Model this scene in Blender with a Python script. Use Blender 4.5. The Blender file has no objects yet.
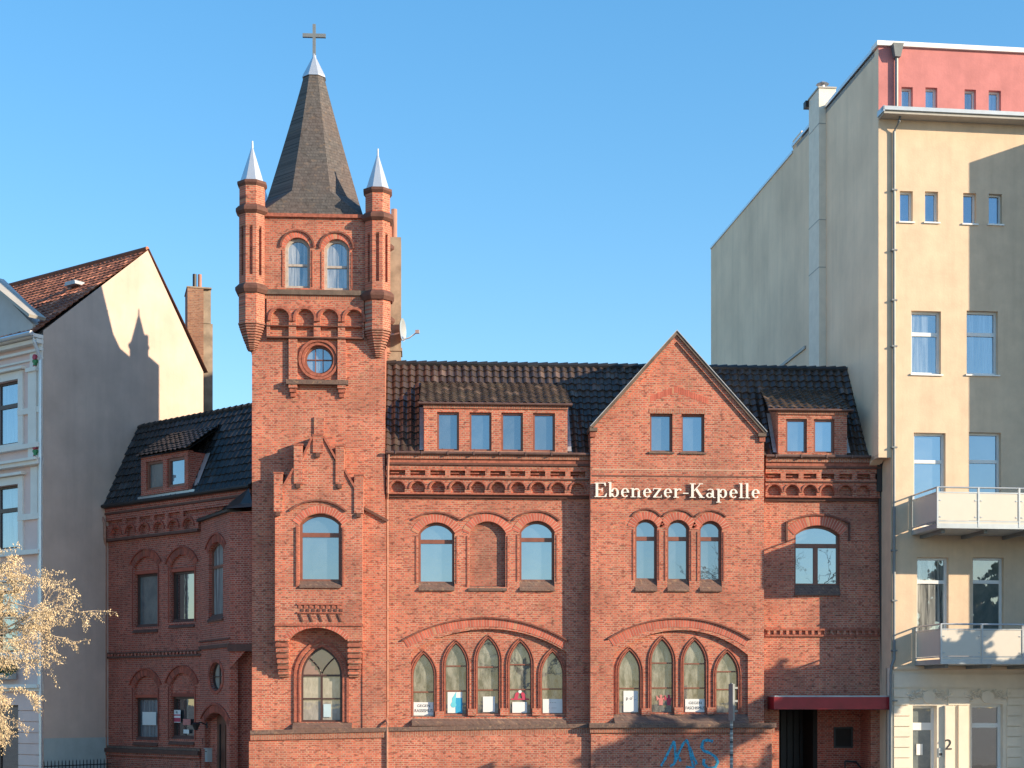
import bpy, math, random
from mathutils import Vector, Matrix
from mathutils.geometry import tessellate_polygon
random.seed(7)
R=math.radians; pi=math.pi
S=bpy.context.scene
# ------------------------------------------------------------ camera, sky, sun, exposure
PSI=R(3.5); FPX=1550.0; HY=700.0; EYE=3.0
cd=bpy.data.cameras.new('camera'); cam=bpy.data.objects.new('camera',cd); S.collection.objects.link(cam)
cam.location=(0,0,EYE); cam.rotation_euler=(R(90),0,-PSI)
cd.sensor_width=36; cd.lens=36*FPX/1024; cd.shift_y=(HY-384)/1024; cd.clip_end=3000; cd.clip_start=.1
S.camera=cam
AZ=R(62); EL=R(17.5)                       # sun: to the right of the facade's normal, low
SUN=Vector((math.sin(AZ)*math.cos(EL),-math.cos(AZ)*math.cos(EL),math.sin(EL)))
wd=bpy.data.worlds.new('World'); S.world=wd; wd.use_nodes=True
nt=wd.node_tree; bg=nt.nodes['Background']
sky=nt.nodes.new('ShaderNodeTexSky'); sky.sky_type='NISHITA'; sky.sun_disc=False
sky.sun_elevation=EL; sky.sun_rotation=math.atan2(SUN.x,SUN.y); sky.altitude=0; sky.air_density=1.0; sky.dust_density=.25; sky.ozone_density=2.2
hs=nt.nodes.new('ShaderNodeHueSaturation'); hs.inputs['Saturation'].default_value=1.56; hs.inputs['Value'].default_value=1.64
gm_=nt.nodes.new('ShaderNodeGamma'); gm_.inputs[1].default_value=.70
nt.links.new(sky.outputs[0],gm_.inputs[0]); nt.links.new(gm_.outputs[0],hs.inputs['Color']); nt.links.new(hs.outputs[0],bg.inputs[0]); bg.inputs[1].default_value=.135
sl=bpy.data.lights.new('sun','SUN'); sl.energy=4.8; sl.angle=R(.5); sl.color=(1,.80,.56)
so=bpy.data.objects.new('sun',sl); S.collection.objects.link(so)
so.rotation_euler=SUN.to_track_quat('Z','Y').to_euler(); so.location=(40,-20,40)
S.view_settings.view_transform='Standard'; S.view_settings.look='None'; S.view_settings.gamma=1
S.view_settings.use_curve_mapping=False; S.view_settings.exposure=.85
# ------------------------------------------------------------ frames and mesh helpers
CA=Vector((math.sin(PSI),math.cos(PSI),0)); CR=Vector((math.cos(PSI),-math.sin(PSI),0)); CO=Vector((0,0,EYE))
def ray(px,py=HY): return CA+CR*((px-512)/FPX)+Vector((0,0,(HY-py)/FPX))
class Frame:                                # a facade plane: u along it, z up, w out of it (w>0 towards the street)
    def __init__(s,o,ang):
        s.o=Vector((o[0],o[1],0)); s.a=ang
        s.d=Vector((math.cos(ang),math.sin(ang),0)); s.n=Vector((s.d.y,-s.d.x,0))
    def hit(s,px,py=HY,w=0):
        d=ray(px,py); t=(w-s.n.dot(CO-s.o))/s.n.dot(d); return CO+d*t
    def u(s,px,w=0): return (s.hit(px,HY,w)-s.o).dot(s.d)
    def z(s,py,px,w=0): return s.hit(px,py,w).z
    def p(s,px,py,w=0): return (s.u(px,w),s.z(py,px,w))
    def side(s,px,u):                       # w of the point seen at px on the plane u = const
        d=ray(px); t=(u-(CO-s.o).dot(s.d))/d.dot(s.d); return (CO+d*t-s.o).dot(s.n)
    def sidez(s,px,py,u):
        d=ray(px,py); t=(u-(CO-s.o).dot(s.d))/d.dot(s.d); return (CO+d*t).z
def link(o,parent=None):
    S.collection.objects.link(o)
    if parent: o.parent=parent
    return o
def thing(name,label,cat,loc=(0,0,0),rot=0,group=None):
    o=bpy.data.objects.new(name,None); o.empty_display_size=.5; link(o)
    o.location=loc; o.rotation_euler=(0,0,rot); o['label']=label; o['category']=cat
    if group: o['group']=group
    return o
class MB:
    """collects faces in local facade coordinates (u, w out, z)"""
    def __init__(s): s.v=[]; s.f=[]; s.m=[]; s.mats=[]; s.r=[]
    def mi(s,mat):
        if mat not in s.mats: s.mats.append(mat)
        return s.mats.index(mat)
    def add(s,vs,fs,mat,rnd=None):
        b=len(s.v); s.v+=[(x,-w,z) for x,w,z in vs]; k=s.mi(mat)
        for f in fs: s.f.append([b+i for i in f]); s.m.append(k); s.r.append(random.random() if rnd is None else rnd)
        return s
    def box(s,u0,u1,z0,z1,w0,w1,mat):
        if u0>u1:u0,u1=u1,u0
        if z0>z1:z0,z1=z1,z0
        if w0>w1:w0,w1=w1,w0
        v=[(u,w,z) for z in(z0,z1) for w in(w0,w1) for u in(u0,u1)]
        return s.add(v,[(0,1,3,2),(4,6,7,5),(0,4,5,1),(2,3,7,6),(0,2,6,4),(1,5,7,3)],mat,random.random())
    def prism(s,poly,w0,w1,mat,holes=(),rnd=None):   # (u,z) polygon with holes, extruded along w
        loops=[list(poly)]+[list(h) for h in holes]
        flat=[p for l in loops for p in l]; n=len(flat)
        tr=tessellate_polygon([[Vector((p[0],p[1],0)) for p in l] for l in loops])
        v=[(p[0],w1,p[1]) for p in flat]+[(p[0],w0,p[1]) for p in flat]
        f=[tuple(t) for t in tr]+[tuple(i+n for i in reversed(t)) for t in tr]
        b=0
        for l in loops:
            k=len(l)
            for i in range(k): j=(i+1)%k; f.append((b+i,b+j,b+j+n,b+i+n))
            b+=k
        return s.add(v,f,mat,random.random() if rnd is None else rnd)
    def plan(s,poly,z0,z1,mat):                      # (u,w) polygon extruded up
        n=len(poly); v=[(u,w,z) for z in(z0,z1) for u,w in poly]
        f=[tuple(range(n)),tuple(range(2*n-1,n-1,-1))]+[(i,(i+1)%n,(i+1)%n+n,i+n) for i in range(n)]
        return s.add(v,f,mat,random.random())
    def rings(s,rings,mat,cap=True):
        n=len(rings[0]); v=[p for r in rings for p in r]; f=[]
        for k in range(len(rings)-1):
            for i in range(n): j=(i+1)%n; f.append((k*n+i,k*n+j,(k+1)*n+j,(k+1)*n+i))
        if cap: f.append(tuple(range(n))); f.append(tuple((len(rings)-1)*n+i for i in reversed(range(n))))
        return s.add(v,f,mat)
    def tube(s,pts,r,mat,n=8,rs=None):
        pts=[Vector(p) for p in pts]; rings=[]
        for i,p in enumerate(pts):
            t=(pts[min(i+1,len(pts)-1)]-pts[max(i-1,0)]).normalized()
            a=Vector((0,0,1)) if abs(t.z)<.9 else Vector((1,0,0))
            x=t.cross(a).normalized(); y=t.cross(x); q=rs[i] if rs else r
            rings.append([tuple(p+x*math.cos(2*pi*k/n)*q+y*math.sin(2*pi*k/n)*q) for k in range(n)])
        return s.rings(rings,mat)
    def band(s,a,b,w0,w1,mat,closed=False):          # ring between two (u,z) polylines of equal length
        n=len(a); v=[(p[0],w1,p[1]) for p in a]+[(p[0],w1,p[1]) for p in b]+[(p[0],w0,p[1]) for p in a]+[(p[0],w0,p[1]) for p in b]
        f=[]
        for i in range(n if closed else n-1):
            j=(i+1)%n
            f+=[(i,j,n+j,n+i),(2*n+i,3*n+i,3*n+j,2*n+j),(i,2*n+i,2*n+j,j),(n+i,n+j,3*n+j,3*n+i)]
        if not closed: f+=[(0,n,3*n,2*n),(n-1,3*n-1,4*n-1,2*n-1)]
        return s.add(v,f,mat)
    def build(s,name,parent=None,smooth=False,label=None):
        me=bpy.data.meshes.new(name); me.from_pydata(s.v,[],s.f)
        for m in s.mats: me.materials.append(m)
        me.polygons.foreach_set('material_index',s.m)
        at=me.attributes.new('rnd','FLOAT','FACE'); at.data.foreach_set('value',s.r)
        if smooth: me.polygons.foreach_set('use_smooth',[True]*len(s.f))
        me.update()
        o=bpy.data.objects.new(name,me); link(o,parent)
        if label: o['label']=label
        return o
# ------------------------------------------------------------ shapes of openings: counter-clockwise (u,z) outlines
def arc_pts(cx,cz,r,a0,a1,n): return [(cx+r*math.cos(a0+(a1-a0)*i/n),cz+r*math.sin(a0+(a1-a0)*i/n)) for i in range(n+1)]
def seg(u0,u1,zs,zc):        # segmental arch centre and radius
    h=(u1-u0)/2; f=max(zc-zs,.01); r=(h*h+f*f)/(2*f); return (u0+u1)/2,zc-r,r,math.asin(min(1,h/r))
def rect(u0,u1,z0,z1,i=0): return [(u0+i,z0+i),(u1-i,z0+i),(u1-i,z1-i),(u0+i,z1-i)]
def archo(u0,u1,z0,zs,zc,i=0,n=14):
    u0+=i;u1-=i;z0+=i;zc-=i
    if zc<=zs: zs=zc-.02
    cx,cz,r,a=seg(u0,u1,zs,zc)
    return [(u0,z0),(u1,z0)]+arc_pts(cx,cz,r,pi/2-a,pi/2+a,n)
def lancet(u0,u1,z0,zs,zc,i=0,n=8):
    h=(u1-u0)/2; r=zc-zs; Rr=(h*h+r*r)/(2*h); uc=(u0+u1)/2
    Ri=Rr-i; cl=u0+Rr; cr=u1-Rr                     # centres of left and right arcs
    a=math.acos(max(-1,min(1,(cl-uc)/Ri)))
    right=arc_pts(cr,zs,Ri,0,a,n); left=arc_pts(cl,zs,Ri,pi-a,pi,n)
    return [(u0+i,z0+i),(u1-i,z0+i)]+right+left[1:]
def circ(cu,cz,r,i=0,n=28): return [(cu+(r-i)*math.cos(2*pi*k/n),cz+(r-i)*math.sin(2*pi*k/n)) for k in range(n)]
# ------------------------------------------------------------ materials
def nodes(name):
    m=bpy.data.materials.new(name); m.use_nodes=True; t=m.node_tree; b=t.nodes['Principled BSDF']; return m,t,b
def N(t,k,**kw):
    n=t.nodes.new('ShaderNode'+k)
    for a,v in kw.items(): setattr(n,a,v)
    return n
def setin(n,**kw):
    for k,v in kw.items(): n.inputs[k.replace('_',' ')].default_value=v
def mixc(t,fac,a,b,mode='MIX'):
    n=N(t,'Mix',data_type='RGBA',blend_type=mode)
    for s,v in ((n.inputs[0],fac),(n.inputs[6],a),(n.inputs[7],b)):
        if hasattr(v,'links') or hasattr(v,'is_linked'): t.links.new(v,s)
        elif isinstance(v,(int,float)): s.default_value=v
        else: s.default_value=(*v,1)
    return n.outputs[2]
def ramp(t,src,a,b,ca=(0,0,0),cb=(1,1,1)):
    n=N(t,'ValToRGB'); n.color_ramp.elements[0].position=a; n.color_ramp.elements[1].position=b
    n.color_ramp.elements[0].color=(*ca,1); n.color_ramp.elements[1].color=(*cb,1); t.links.new(src,n.inputs[0]); return n.outputs[0]
def noise(t,vec,scale,detail=4,rough=.6,dist=0):
    n=N(t,'TexNoise'); setin(n,Scale=scale,Detail=detail,Roughness=rough,Distortion=dist); t.links.new(vec,n.inputs['Vector']); return n.outputs[0]
def wallvec(t,sx=1,sz=1,horiz=False):
    """object coordinates laid out for vertical walls: (x+y, z)"""
    tc=N(t,'TexCoord'); sp=N(t,'SeparateXYZ'); t.links.new(tc.outputs['Object'],sp.inputs[0])
    ad=N(t,'Math',operation='ADD'); t.links.new(sp.outputs[0],ad.inputs[0]); t.links.new(sp.outputs[1],ad.inputs[1])
    cb=N(t,'CombineXYZ'); 
    if horiz: t.links.new(ad.outputs[0],cb.inputs[1]); t.links.new(sp.outputs[2],cb.inputs[0])
    else: t.links.new(ad.outputs[0],cb.inputs[0]); t.links.new(sp.outputs[2],cb.inputs[1])
    return cb.outputs[0],tc.outputs['Object']
def mat_brick(name,c1,c2,mortar,dark=.35,pale=.25,w=.25,h=.0735,soldier=False,grime=.5,msize=.011):
    m,t,b=nodes(name); v,ov=wallvec(t,horiz=soldier)
    br=N(t,'TexBrick'); t.links.new(v,br.inputs['Vector']); br.offset=.5; br.offset_frequency=2; br.squash=.5; br.squash_frequency=2
    setin(br,Scale=1,Mortar_Size=msize,Mortar_Smooth=.3,Bias=-.15,Brick_Width=w,Row_Height=h)
    br.inputs['Color1'].default_value=(*c1,1); br.inputs['Color2'].default_value=(*c2,1)
    mo=mixc(t,ramp(t,noise(t,ov,.9,5),.35,.7),mortar,tuple(x*.62 for x in mortar)); t.links.new(mo,br.inputs['Mortar'])
    # brick-by-brick differences: noise stretched to about a brick
    mp=N(t,'Mapping'); mp.inputs['Scale'].default_value=(1/w*1.3,1/h*.9,1); t.links.new(v,mp.inputs[0])
    if soldier: pass
    n1=noise(t,mp.outputs[0],1.0,1,.5)
    col=mixc(t,ramp(t,n1,.60,.70),br.outputs['Color'],tuple(x*.30 for x in c1),'MIX')
    n0=N(t,'Math',operation='MULTIPLY'); n0.inputs[1].default_value=dark; t.links.new(ramp(t,n1,.58,.68),n0.inputs[0])
    col=mixc(t,n0.outputs[0],br.outputs['Color'],tuple(x*.28 for x in c2))
    n2=noise(t,mp.outputs[0],.83,1,.5); n3=N(t,'Math',operation='MULTIPLY'); n3.inputs[1].default_value=pale; t.links.new(ramp(t,n2,.60,.70),n3.inputs[0])
    col=mixc(t,n3.outputs[0],col,(.58,.36,.19))
    # broad weathering
    g=ramp(t,noise(t,ov,.55,6,.65),.42,.72); gm=N(t,'Math',operation='MULTIPLY'); gm.inputs[1].default_value=grime; t.links.new(g,gm.inputs[0])
    col=mixc(t,gm.outputs[0],col,(.17,.075,.05))
    hn=ramp(t,noise(t,ov,.23,3,.5),.38,.62); col=mixc(t,.55,col,mixc(t,hn,col,mixc(t,1.0,col,(.80,.86,.92),'MULTIPLY')))
    bl=ramp(t,noise(t,ov,1.7,7,.75,.6),.56,.74); bm=N(t,'Math',operation='MULTIPLY'); bm.inputs[1].default_value=pale*.75; t.links.new(bl,bm.inputs[0]); col=mixc(t,bm.outputs[0],col,(.52,.36,.27))
    sn=ramp(t,noise(t,ov,2.6,8,.8,.3),.60,.72); s2=N(t,'Math',operation='MULTIPLY'); s2.inputs[1].default_value=grime*.9; t.links.new(sn,s2.inputs[0]); col=mixc(t,s2.outputs[0],col,(.11,.055,.045))
    # vertical run-off streaks
    mp2=N(t,'Mapping'); mp2.inputs['Scale'].default_value=(2.2,.22,1); t.links.new(v,mp2.inputs[0])
    st=ramp(t,noise(t,mp2.outputs[0],1,5,.6),.55,.8); sm=N(t,'Math',operation='MULTIPLY'); sm.inputs[1].default_value=grime*.45; t.links.new(st,sm.inputs[0])
    col=mixc(t,sm.outputs[0],col,(.12,.07,.055))
    t.links.new(col,b.inputs['Base Color']); setin(b,Roughness=.85)
    bp=N(t,'Bump'); setin(bp,Strength=.35,Distance=.006); t.links.new(br.outputs['Fac'],bp.inputs['Height']); bp.invert=True; t.links.new(bp.outputs[0],b.inputs['Normal'])
    return m
def mat_block(name,c1,c2,pale=(.5,.24,.14)):   # single bricks: colour per piece
    m,t,b=nodes(name); a=N(t,'Attribute',attribute_name='rnd'); tc=N(t,'TexCoord')
    c=mixc(t,ramp(t,a.outputs['Fac'],.15,.8),c1,c2); c=mixc(t,ramp(t,a.outputs['Fac'],.965,.97),c,pale)
    g=ramp(t,noise(t,tc.outputs['Object'],1.3,5),.45,.8); c=mixc(t,g,c,tuple(x*.55 for x in c1))
    t.links.new(c,b.inputs['Base Color']); setin(b,Roughness=.85); return m
def mat_plain(name,c,rough=.6,metal=0,var=.15,scale=2.5,spec=.5,streak=0,bump=0):
    m,t,b=nodes(name); v,ov=wallvec(t)
    col=mixc(t,ramp(t,noise(t,ov,scale,6,.6),.35,.7),c,tuple(x*(1-var) for x in c))
    if streak:
        mp=N(t,'Mapping'); mp.inputs['Scale'].default_value=(1.6,.12,1); t.links.new(v,mp.inputs[0])
        s=ramp(t,noise(t,mp.outputs[0],1,6,.65),.45,.8); k=N(t,'Math',operation='MULTIPLY'); k.inputs[1].default_value=streak; t.links.new(s,k.inputs[0])
        col=mixc(t,k.outputs[0],col,tuple(x*.55 for x in c))
    t.links.new(col,b.inputs['Base Color']); setin(b,Roughness=rough,Metallic=metal,Specular_IOR_Level=spec)
    if bump:
        bp=N(t,'Bump'); setin(bp,Strength=.5,Distance=bump); t.links.new(noise(t,ov,14,4),bp.inputs['Height']); t.links.new(bp.outputs[0],b.inputs['Normal'])
    return m
def mat_tile(name,c1,c2,moss,rough=.45,mossamt=.5):
    m,t,b=nodes(name); a=N(t,'Attribute',attribute_name='rnd'); tc=N(t,'TexCoord')
    c=mixc(t,a.outputs['Fac'],c1,c2)
    g=ramp(t,noise(t,tc.outputs['Object'],.9,6,.7),.5,.75); k=N(t,'Math',operation='MULTIPLY'); k.inputs[1].default_value=mossamt; t.links.new(g,k.inputs[0])
    c=mixc(t,k.outputs[0],c,moss); c=mixc(t,ramp(t,a.outputs['Fac'],.93,.95),c,tuple(x*1.7 for x in c1)); c=mixc(t,ramp(t,noise(t,tc.outputs['Object'],7,5,.8),.62,.70),c,tuple(min(1,x*1.5) for x in moss)); t.links.new(c,b.inputs['Base Color']); setin(b,Roughness=rough,Specular_IOR_Level=.5); return m
def mat_glass(name,inner,inner2,refl=.5,kind='plain',tint=(1,1,1),ripple=.004):
    """window pane: what stands behind it (dark room, curtain, dusty glazing) seen through a reflecting sheet"""
    m,t,b=nodes(name); v,ov=wallvec(t)
    mp=N(t,'Mapping'); t.links.new(v,mp.inputs[0])
    if kind=='curtain': mp.inputs['Scale'].default_value=(9,.35,1)
    elif kind=='dusty': mp.inputs['Scale'].default_value=(5,1.6,1)
    else: mp.inputs['Scale'].default_value=(1.1,.8,1)
    n=noise(t,mp.outputs[0],1,6,.7,.4)
    c=mixc(t,ramp(t,n,.38,.62),inner,inner2)
    t.links.new(c,b.inputs['Base Color']); setin(b,Roughness=.7,Specular_IOR_Level=.2)
    gl=N(t,'BsdfGlossy'); gl.inputs['Color'].default_value=(*tint,1); gl.inputs['Roughness'].default_value=.015
    bp=N(t,'Bump'); setin(bp,Strength=.25,Distance=ripple); t.links.new(noise(t,ov,2.1,2),bp.inputs['Height']); t.links.new(bp.outputs[0],gl.inputs['Normal'])
    mx=N(t,'MixShader'); oi=N(t,'ObjectInfo'); mr=N(t,'MapRange'); mr.inputs[3].default_value=refl*.72; mr.inputs[4].default_value=refl*1.12; t.links.new(oi.outputs['Random'],mr.inputs[0]); t.links.new(mr.outputs[0],mx.inputs[0])
    t.links.new(b.outputs[0],mx.inputs[1]); t.links.new(gl.outputs[0],mx.inputs[2]); t.links.new(mx.outputs[0],t.nodes['Material Output'].inputs[0]); return m
BR=mat_brick('red_brick',(.60,.150,.085),(.33,.072,.045),(.54,.36,.26),dark=.66,pale=.34,grime=.50,msize=.0115)
BRW=mat_brick('weathered_brick',(.44,.13,.085),(.25,.068,.043),(.36,.25,.18),dark=.5,grime=.6)
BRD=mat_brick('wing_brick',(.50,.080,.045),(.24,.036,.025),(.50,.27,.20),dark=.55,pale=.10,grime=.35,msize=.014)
SILL=mat_brick('sill_brick',(.17,.095,.075),(.09,.06,.055),(.20,.15,.12),dark=.4,pale=.28,w=.12,h=.09,grime=.5)
SOL=mat_brick('soldier_brick',(.44,.14,.08),(.30,.09,.06),(.42,.30,.22),w=.22,h=.08,soldier=True)
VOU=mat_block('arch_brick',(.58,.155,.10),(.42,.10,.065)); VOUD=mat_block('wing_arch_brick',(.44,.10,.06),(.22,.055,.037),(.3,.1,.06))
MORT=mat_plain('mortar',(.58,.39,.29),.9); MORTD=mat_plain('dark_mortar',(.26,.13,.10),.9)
MOULD=mat_plain('moulded_brick',(.40,.125,.08),.8,var=.55,scale=9); HOODM=mat_plain('soot_and_shadow_hood_brick',(.24,.085,.06),.85,var=.6,scale=7); MOULDD=mat_plain('dark_moulded_brick',(.14,.06,.045),.8,var=.4,scale=5)  # hood brick: darkened both for soot and for thin shadow lines painted in
COPE=mat_plain('stone_coping',(.16,.115,.09),.8,var=.5,scale=4); ZINC=mat_plain('zinc',(.42,.46,.50),.38,.6,var=.15)
ZPALE=mat_plain('pale_sheet_metal',(.62,.66,.70),.35,.55,var=.08); LEAD=mat_plain('lead_flashing',(.45,.47,.50),.5,.2,var=.25)
BLACK=mat_plain('black_iron',(.03,.028,.03),.5,.2); DPIPE=mat_plain('painted_downpipe',(.40,.20,.14),.5,var=.3,scale=5)
TILE=mat_tile('dark_roof_tile',(.085,.06,.05),(.04,.031,.029),(.10,.08,.06),.28,.30)
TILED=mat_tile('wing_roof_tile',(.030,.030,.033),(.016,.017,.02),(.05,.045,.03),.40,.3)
TILEM=mat_tile('mossy_roof_tile',(.09,.064,.053),(.042,.033,.03),(.15,.13,.09),.32,.45)
TILER=mat_tile('red_roof_tile',(.42,.16,.09),(.16,.055,.035),(.10,.05,.035),.75,.5)
WFR=mat_plain('brown_window_frame',(.23,.085,.055),.45,var=.25,scale=5); WFL=mat_plain('weathered_frame',(.45,.40,.36),.7,var=.35,scale=8)
WFD=mat_plain('dark_window_frame',(.07,.035,.03),.45,var=.2); WFW=mat_plain('white_window_frame',(.72,.74,.75),.35,var=.05)
GSKY=mat_glass('window_glass',(.03,.045,.06),(.07,.09,.11),.40,tint=(.62,.78,.95)); GCUR=mat_glass('curtained_glass',(.42,.44,.43),(.05,.06,.07),.32,'curtain',tint=(.75,.85,.95))
GDUST=mat_glass('dusty_lancet_glass',(.05,.055,.05),(.24,.24,.215),.12,'dusty'); GRED=mat_glass('tinted_glass',(.22,.10,.11),(.18,.08,.09),.14)
GGREY=mat_glass('blind_covered_glass',(.36,.34,.30),(.24,.23,.20),.12,'dusty'); GDARK=mat_glass('dark_room_glass',(.012,.013,.015),(.03,.035,.04),.32)
GBLUE=mat_glass('blue_glass',(.06,.08,.10),(.22,.26,.29),.40,'curtain',tint=(.68,.82,.95)); GSHADE=mat_glass('grey_glass',(.08,.11,.12),(.16,.19,.19),.22)
CREAM=mat_plain('cream_render',(.70,.54,.39),.9,var=.15,scale=1.6,streak=.38,bump=.01); FLANK=mat_plain('flank_render',(.92,.70,.50),.9,var=.2,scale=.35,streak=.35,bump=.01)
ATTIC=mat_plain('pink_render',(.57,.22,.215),.9,var=.2,scale=1.5,streak=.4,bump=.01); GFLOOR=mat_plain('ground_floor_render',(.76,.68,.57),.85,var=.12,scale=1.5,streak=.15)
PINKW=mat_plain('pale_pink_render',(.84,.61,.55),.85,var=.1,scale=1.2,streak=.1); STUCCO=mat_plain('white_stucco',(.84,.78,.71),.8,var=.08); GABLEW=mat_plain('ochre_render',(.63,.48,.40),.92,var=.2,scale=.6,streak=.35,bump=.01)
GREYP=mat_plain('grey_paint',(.42,.47,.46),.8,var=.15,scale=1.5); PILAST=mat_plain('grey_flue_cladding',(.82,.74,.62),.8,var=.12)
GUT=mat_plain('dark_gutter',(.16,.09,.075),.5,.2,var=.4,scale=5); REDC=mat_plain('red_canopy_metal',(.33,.014,.024),.42,var=.3); WHITE=mat_plain('white_paint',(.80,.80,.78),.5,var=.05); LETTER=mat_plain('cream_letter',(.78,.75,.68),.5,var=.05)
PANEL=mat_plain('balcony_panel',(.60,.56,.49),.5,var=.04); DGALV=mat_plain('dull_zinc_pipe',(.20,.225,.24),.5,.2,var=.2); GALV=mat_plain('galvanised_steel',(.48,.52,.55),.4,.5,var=.15)
SLATE=mat_brick('spire_shingle',(.112,.102,.098),(.075,.070,.068),(.04,.038,.037),dark=.5,pale=.10,w=.22,h=.11,grime=.25,msize=.006)
CHIM=mat_plain('sooty_chimney_render',(.36,.29,.22),.9,var=.5,scale=2,streak=.5); CHBR=mat_brick('old_chimney_brick',(.36,.17,.10),(.24,.11,.07),(.35,.27,.2),dark=.5,grime=.8)
POT=mat_plain('clay_flue_pot',(.42,.22,.17),.8); GRAF=mat_plain('blue_spray_paint',(.04,.40,.62),.6,var=.4,scale=12)
_t=GRAF.node_tree; _tc=N(_t,'TexCoord'); _n=noise(_t,_tc.outputs['Object'],16,4,.8); _r=ramp(_t,_n,.36,.50); _tr=N(_t,'BsdfTransparent'); _mx=N(_t,'MixShader')
_t.links.new(_r,_mx.inputs[0]); _t.links.new(_tr.outputs[0],_mx.inputs[1]); _t.links.new(_t.nodes['Principled BSDF'].outputs[0],_mx.inputs[2]); _t.links.new(_mx.outputs[0],_t.nodes['Material Output'].inputs[0])
DARKIN=mat_plain('dark_interior',(.02,.016,.015),.9); WOOD=mat_plain('brown_door_wood',(.16,.06,.035),.5,var=.3); ASPH=mat_plain('asphalt',(.05,.05,.05),.9,var=.2)
PAVE=mat_brick('paving',(.40,.37,.33),(.34,.32,.29),(.2,.19,.17),w=.3,h=.3,pale=0,grime=.2); POSTW=mat_plain('poster_paper',(.72,.74,.74),.6,var=.05); INK=mat_plain('ink',(.03,.03,.035),.7)
PBLUE=mat_plain('poster_blue',(.03,.35,.60),.6); PCYAN=mat_plain('poster_cyan',(.15,.60,.72),.6); PRED=mat_plain('poster_red',(.50,.05,.10),.6); PPINK=mat_plain('cutout_pink',(.60,.22,.20),.7,var=.3,scale=10)
SHING=mat_plain('grey_shingle',(.50,.50,.50),.8,var=.1); TAUPE=mat_plain('soffit_grey',(.40,.39,.36),.6)
# ------------------------------------------------------------ building helpers
def window(parent,fn,a,wf,depth=.22,fw=.07,bars=(),glass=None,frame=None,sill=None,name='window',fd=.07,inner=None,label=None,sillmat=None,sillw=.06):
    """fn(*a) is the outline; wf the wall face; bars: ('h',z[,thick]) or ('v',u[,z0,z1[,thick]])"""
    glass=glass or GSKY; frame=frame or WFR; w=wf-depth
    o=fn(*a); i=fn(*a,i=fw) if fn is not circ else circ(*a,i=fw)
    m=MB(); m.band(o,i,w-.01,w+fd,frame,closed=True)
    us=[p[0] for p in i]; zs=[p[1] for p in i]; u0,u1,z0,z1=min(us),max(us),min(zs),max(zs)
    def zt(u):                                        # top of the opening above u
        best=z1; k=len(i)
        c=[]
        for q in range(k):
            (xa,za),(xb,zb)=i[q],i[(q+1)%k]
            if (xa-u)*(xb-u)<=0 and abs(xa-xb)>1e-6: c.append(za+(zb-za)*(u-xa)/(xb-xa))
        return max(c) if c else best
    def hu(z):
        c=[]; k=len(i)
        for q in range(k):
            (xa,za),(xb,zb)=i[q],i[(q+1)%k]
            if (za-z)*(zb-z)<=0 and abs(za-zb)>1e-6: c.append(xa+(xb-xa)*(z-za)/(zb-za))
        return (min(c),max(c)) if c else (u0,u1)
    for b in bars:
        if b[0]=='h':
            th=b[2] if len(b)>2 else .05; x0,x1=hu(b[1]); m.box(x0-.01,x1+.01,b[1]-th/2,b[1]+th/2,w-.005,w+fd-.012,frame)
        elif b[0]=='v':
            th=b[4] if len(b)>4 else .05; za=b[2] if len(b)>2 and b[2] is not None else z0-.01; zb=b[3] if len(b)>3 and b[3] is not None else zt(b[1])+.01
            m.box(b[1]-th/2,b[1]+th/2,za,zb,w-.006,w+fd-.02,frame)
        elif b[0]=='p':
            n_=len(b[1]); m.tube([(p[0],w+.02,p[1]) for p in b[1]],b[2],frame,6)
    ob=m.build(name,parent,label=label)
    g=MB(); g.prism(fn(*a,i=fw*.6) if fn is not circ else circ(*a,i=fw*.6),w-.012,w+.004,glass); g.build('pane',ob)
    if sill is not None:                              # (u0,u1,ztop,zbottom): sloping brick sill
        s0,s1,zt_,zb_=sill; q=MB(); f_=wf+sillw
        q.add([(s0,w+fd,zt_),(s1,w+fd,zt_),(s1,f_,zb_+.05),(s0,f_,zb_+.05),(s0,w+fd,zb_),(s1,w+fd,zb_),(s1,f_,zb_),(s0,f_,zb_)],
              [(0,1,2,3),(3,2,6,7),(7,6,5,4),(0,3,7,4),(1,5,6,2),(0,4,5,1)],sillmat or SILL)
        q.build('sill',ob)
    return ob
def voussoirs(m,cx,cz,r0,r1,a0,a1,w0,w1,bm=None,mm=None,pitch=.095):
    """arch of single radial bricks over a mortar bed"""
    bm=bm or VOU; mm=mm or MORT; n=max(3,int(abs(a1-a0)*(r0+r1)/2/pitch)); 
    m.band(arc_pts(cx,cz,r0,a0,a1,40),arc_pts(cx,cz,r1,a0,a1,40),w0,w1-.006,mm)
    for k in range(n):
        b0=a0+(a1-a0)*(k+.11)/n; b1=a0+(a1-a0)*(k+.89)/n
        P=[(cx+r*math.cos(b),cz+r*math.sin(b)) for r,b in((r0,b0),(r1,b0),(r1,b1),(r0,b1))]
        v=[(p[0],w1,p[1]) for p in P]+[(p[0],w0+.001,p[1]) for p in P]
        m.add(v,[(0,1,2,3),(0,4,5,1),(1,5,6,2),(2,6,7,3),(3,7,4,0)],bm,random.random())
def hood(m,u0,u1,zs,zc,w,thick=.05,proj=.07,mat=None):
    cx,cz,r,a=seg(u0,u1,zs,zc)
    m.band(arc_pts(cx,cz,r-thick,pi/2-a,pi/2+a,24),arc_pts(cx,cz,r,pi/2-a,pi/2+a,24),w-.01,w+proj,mat or HOODM)
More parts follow.
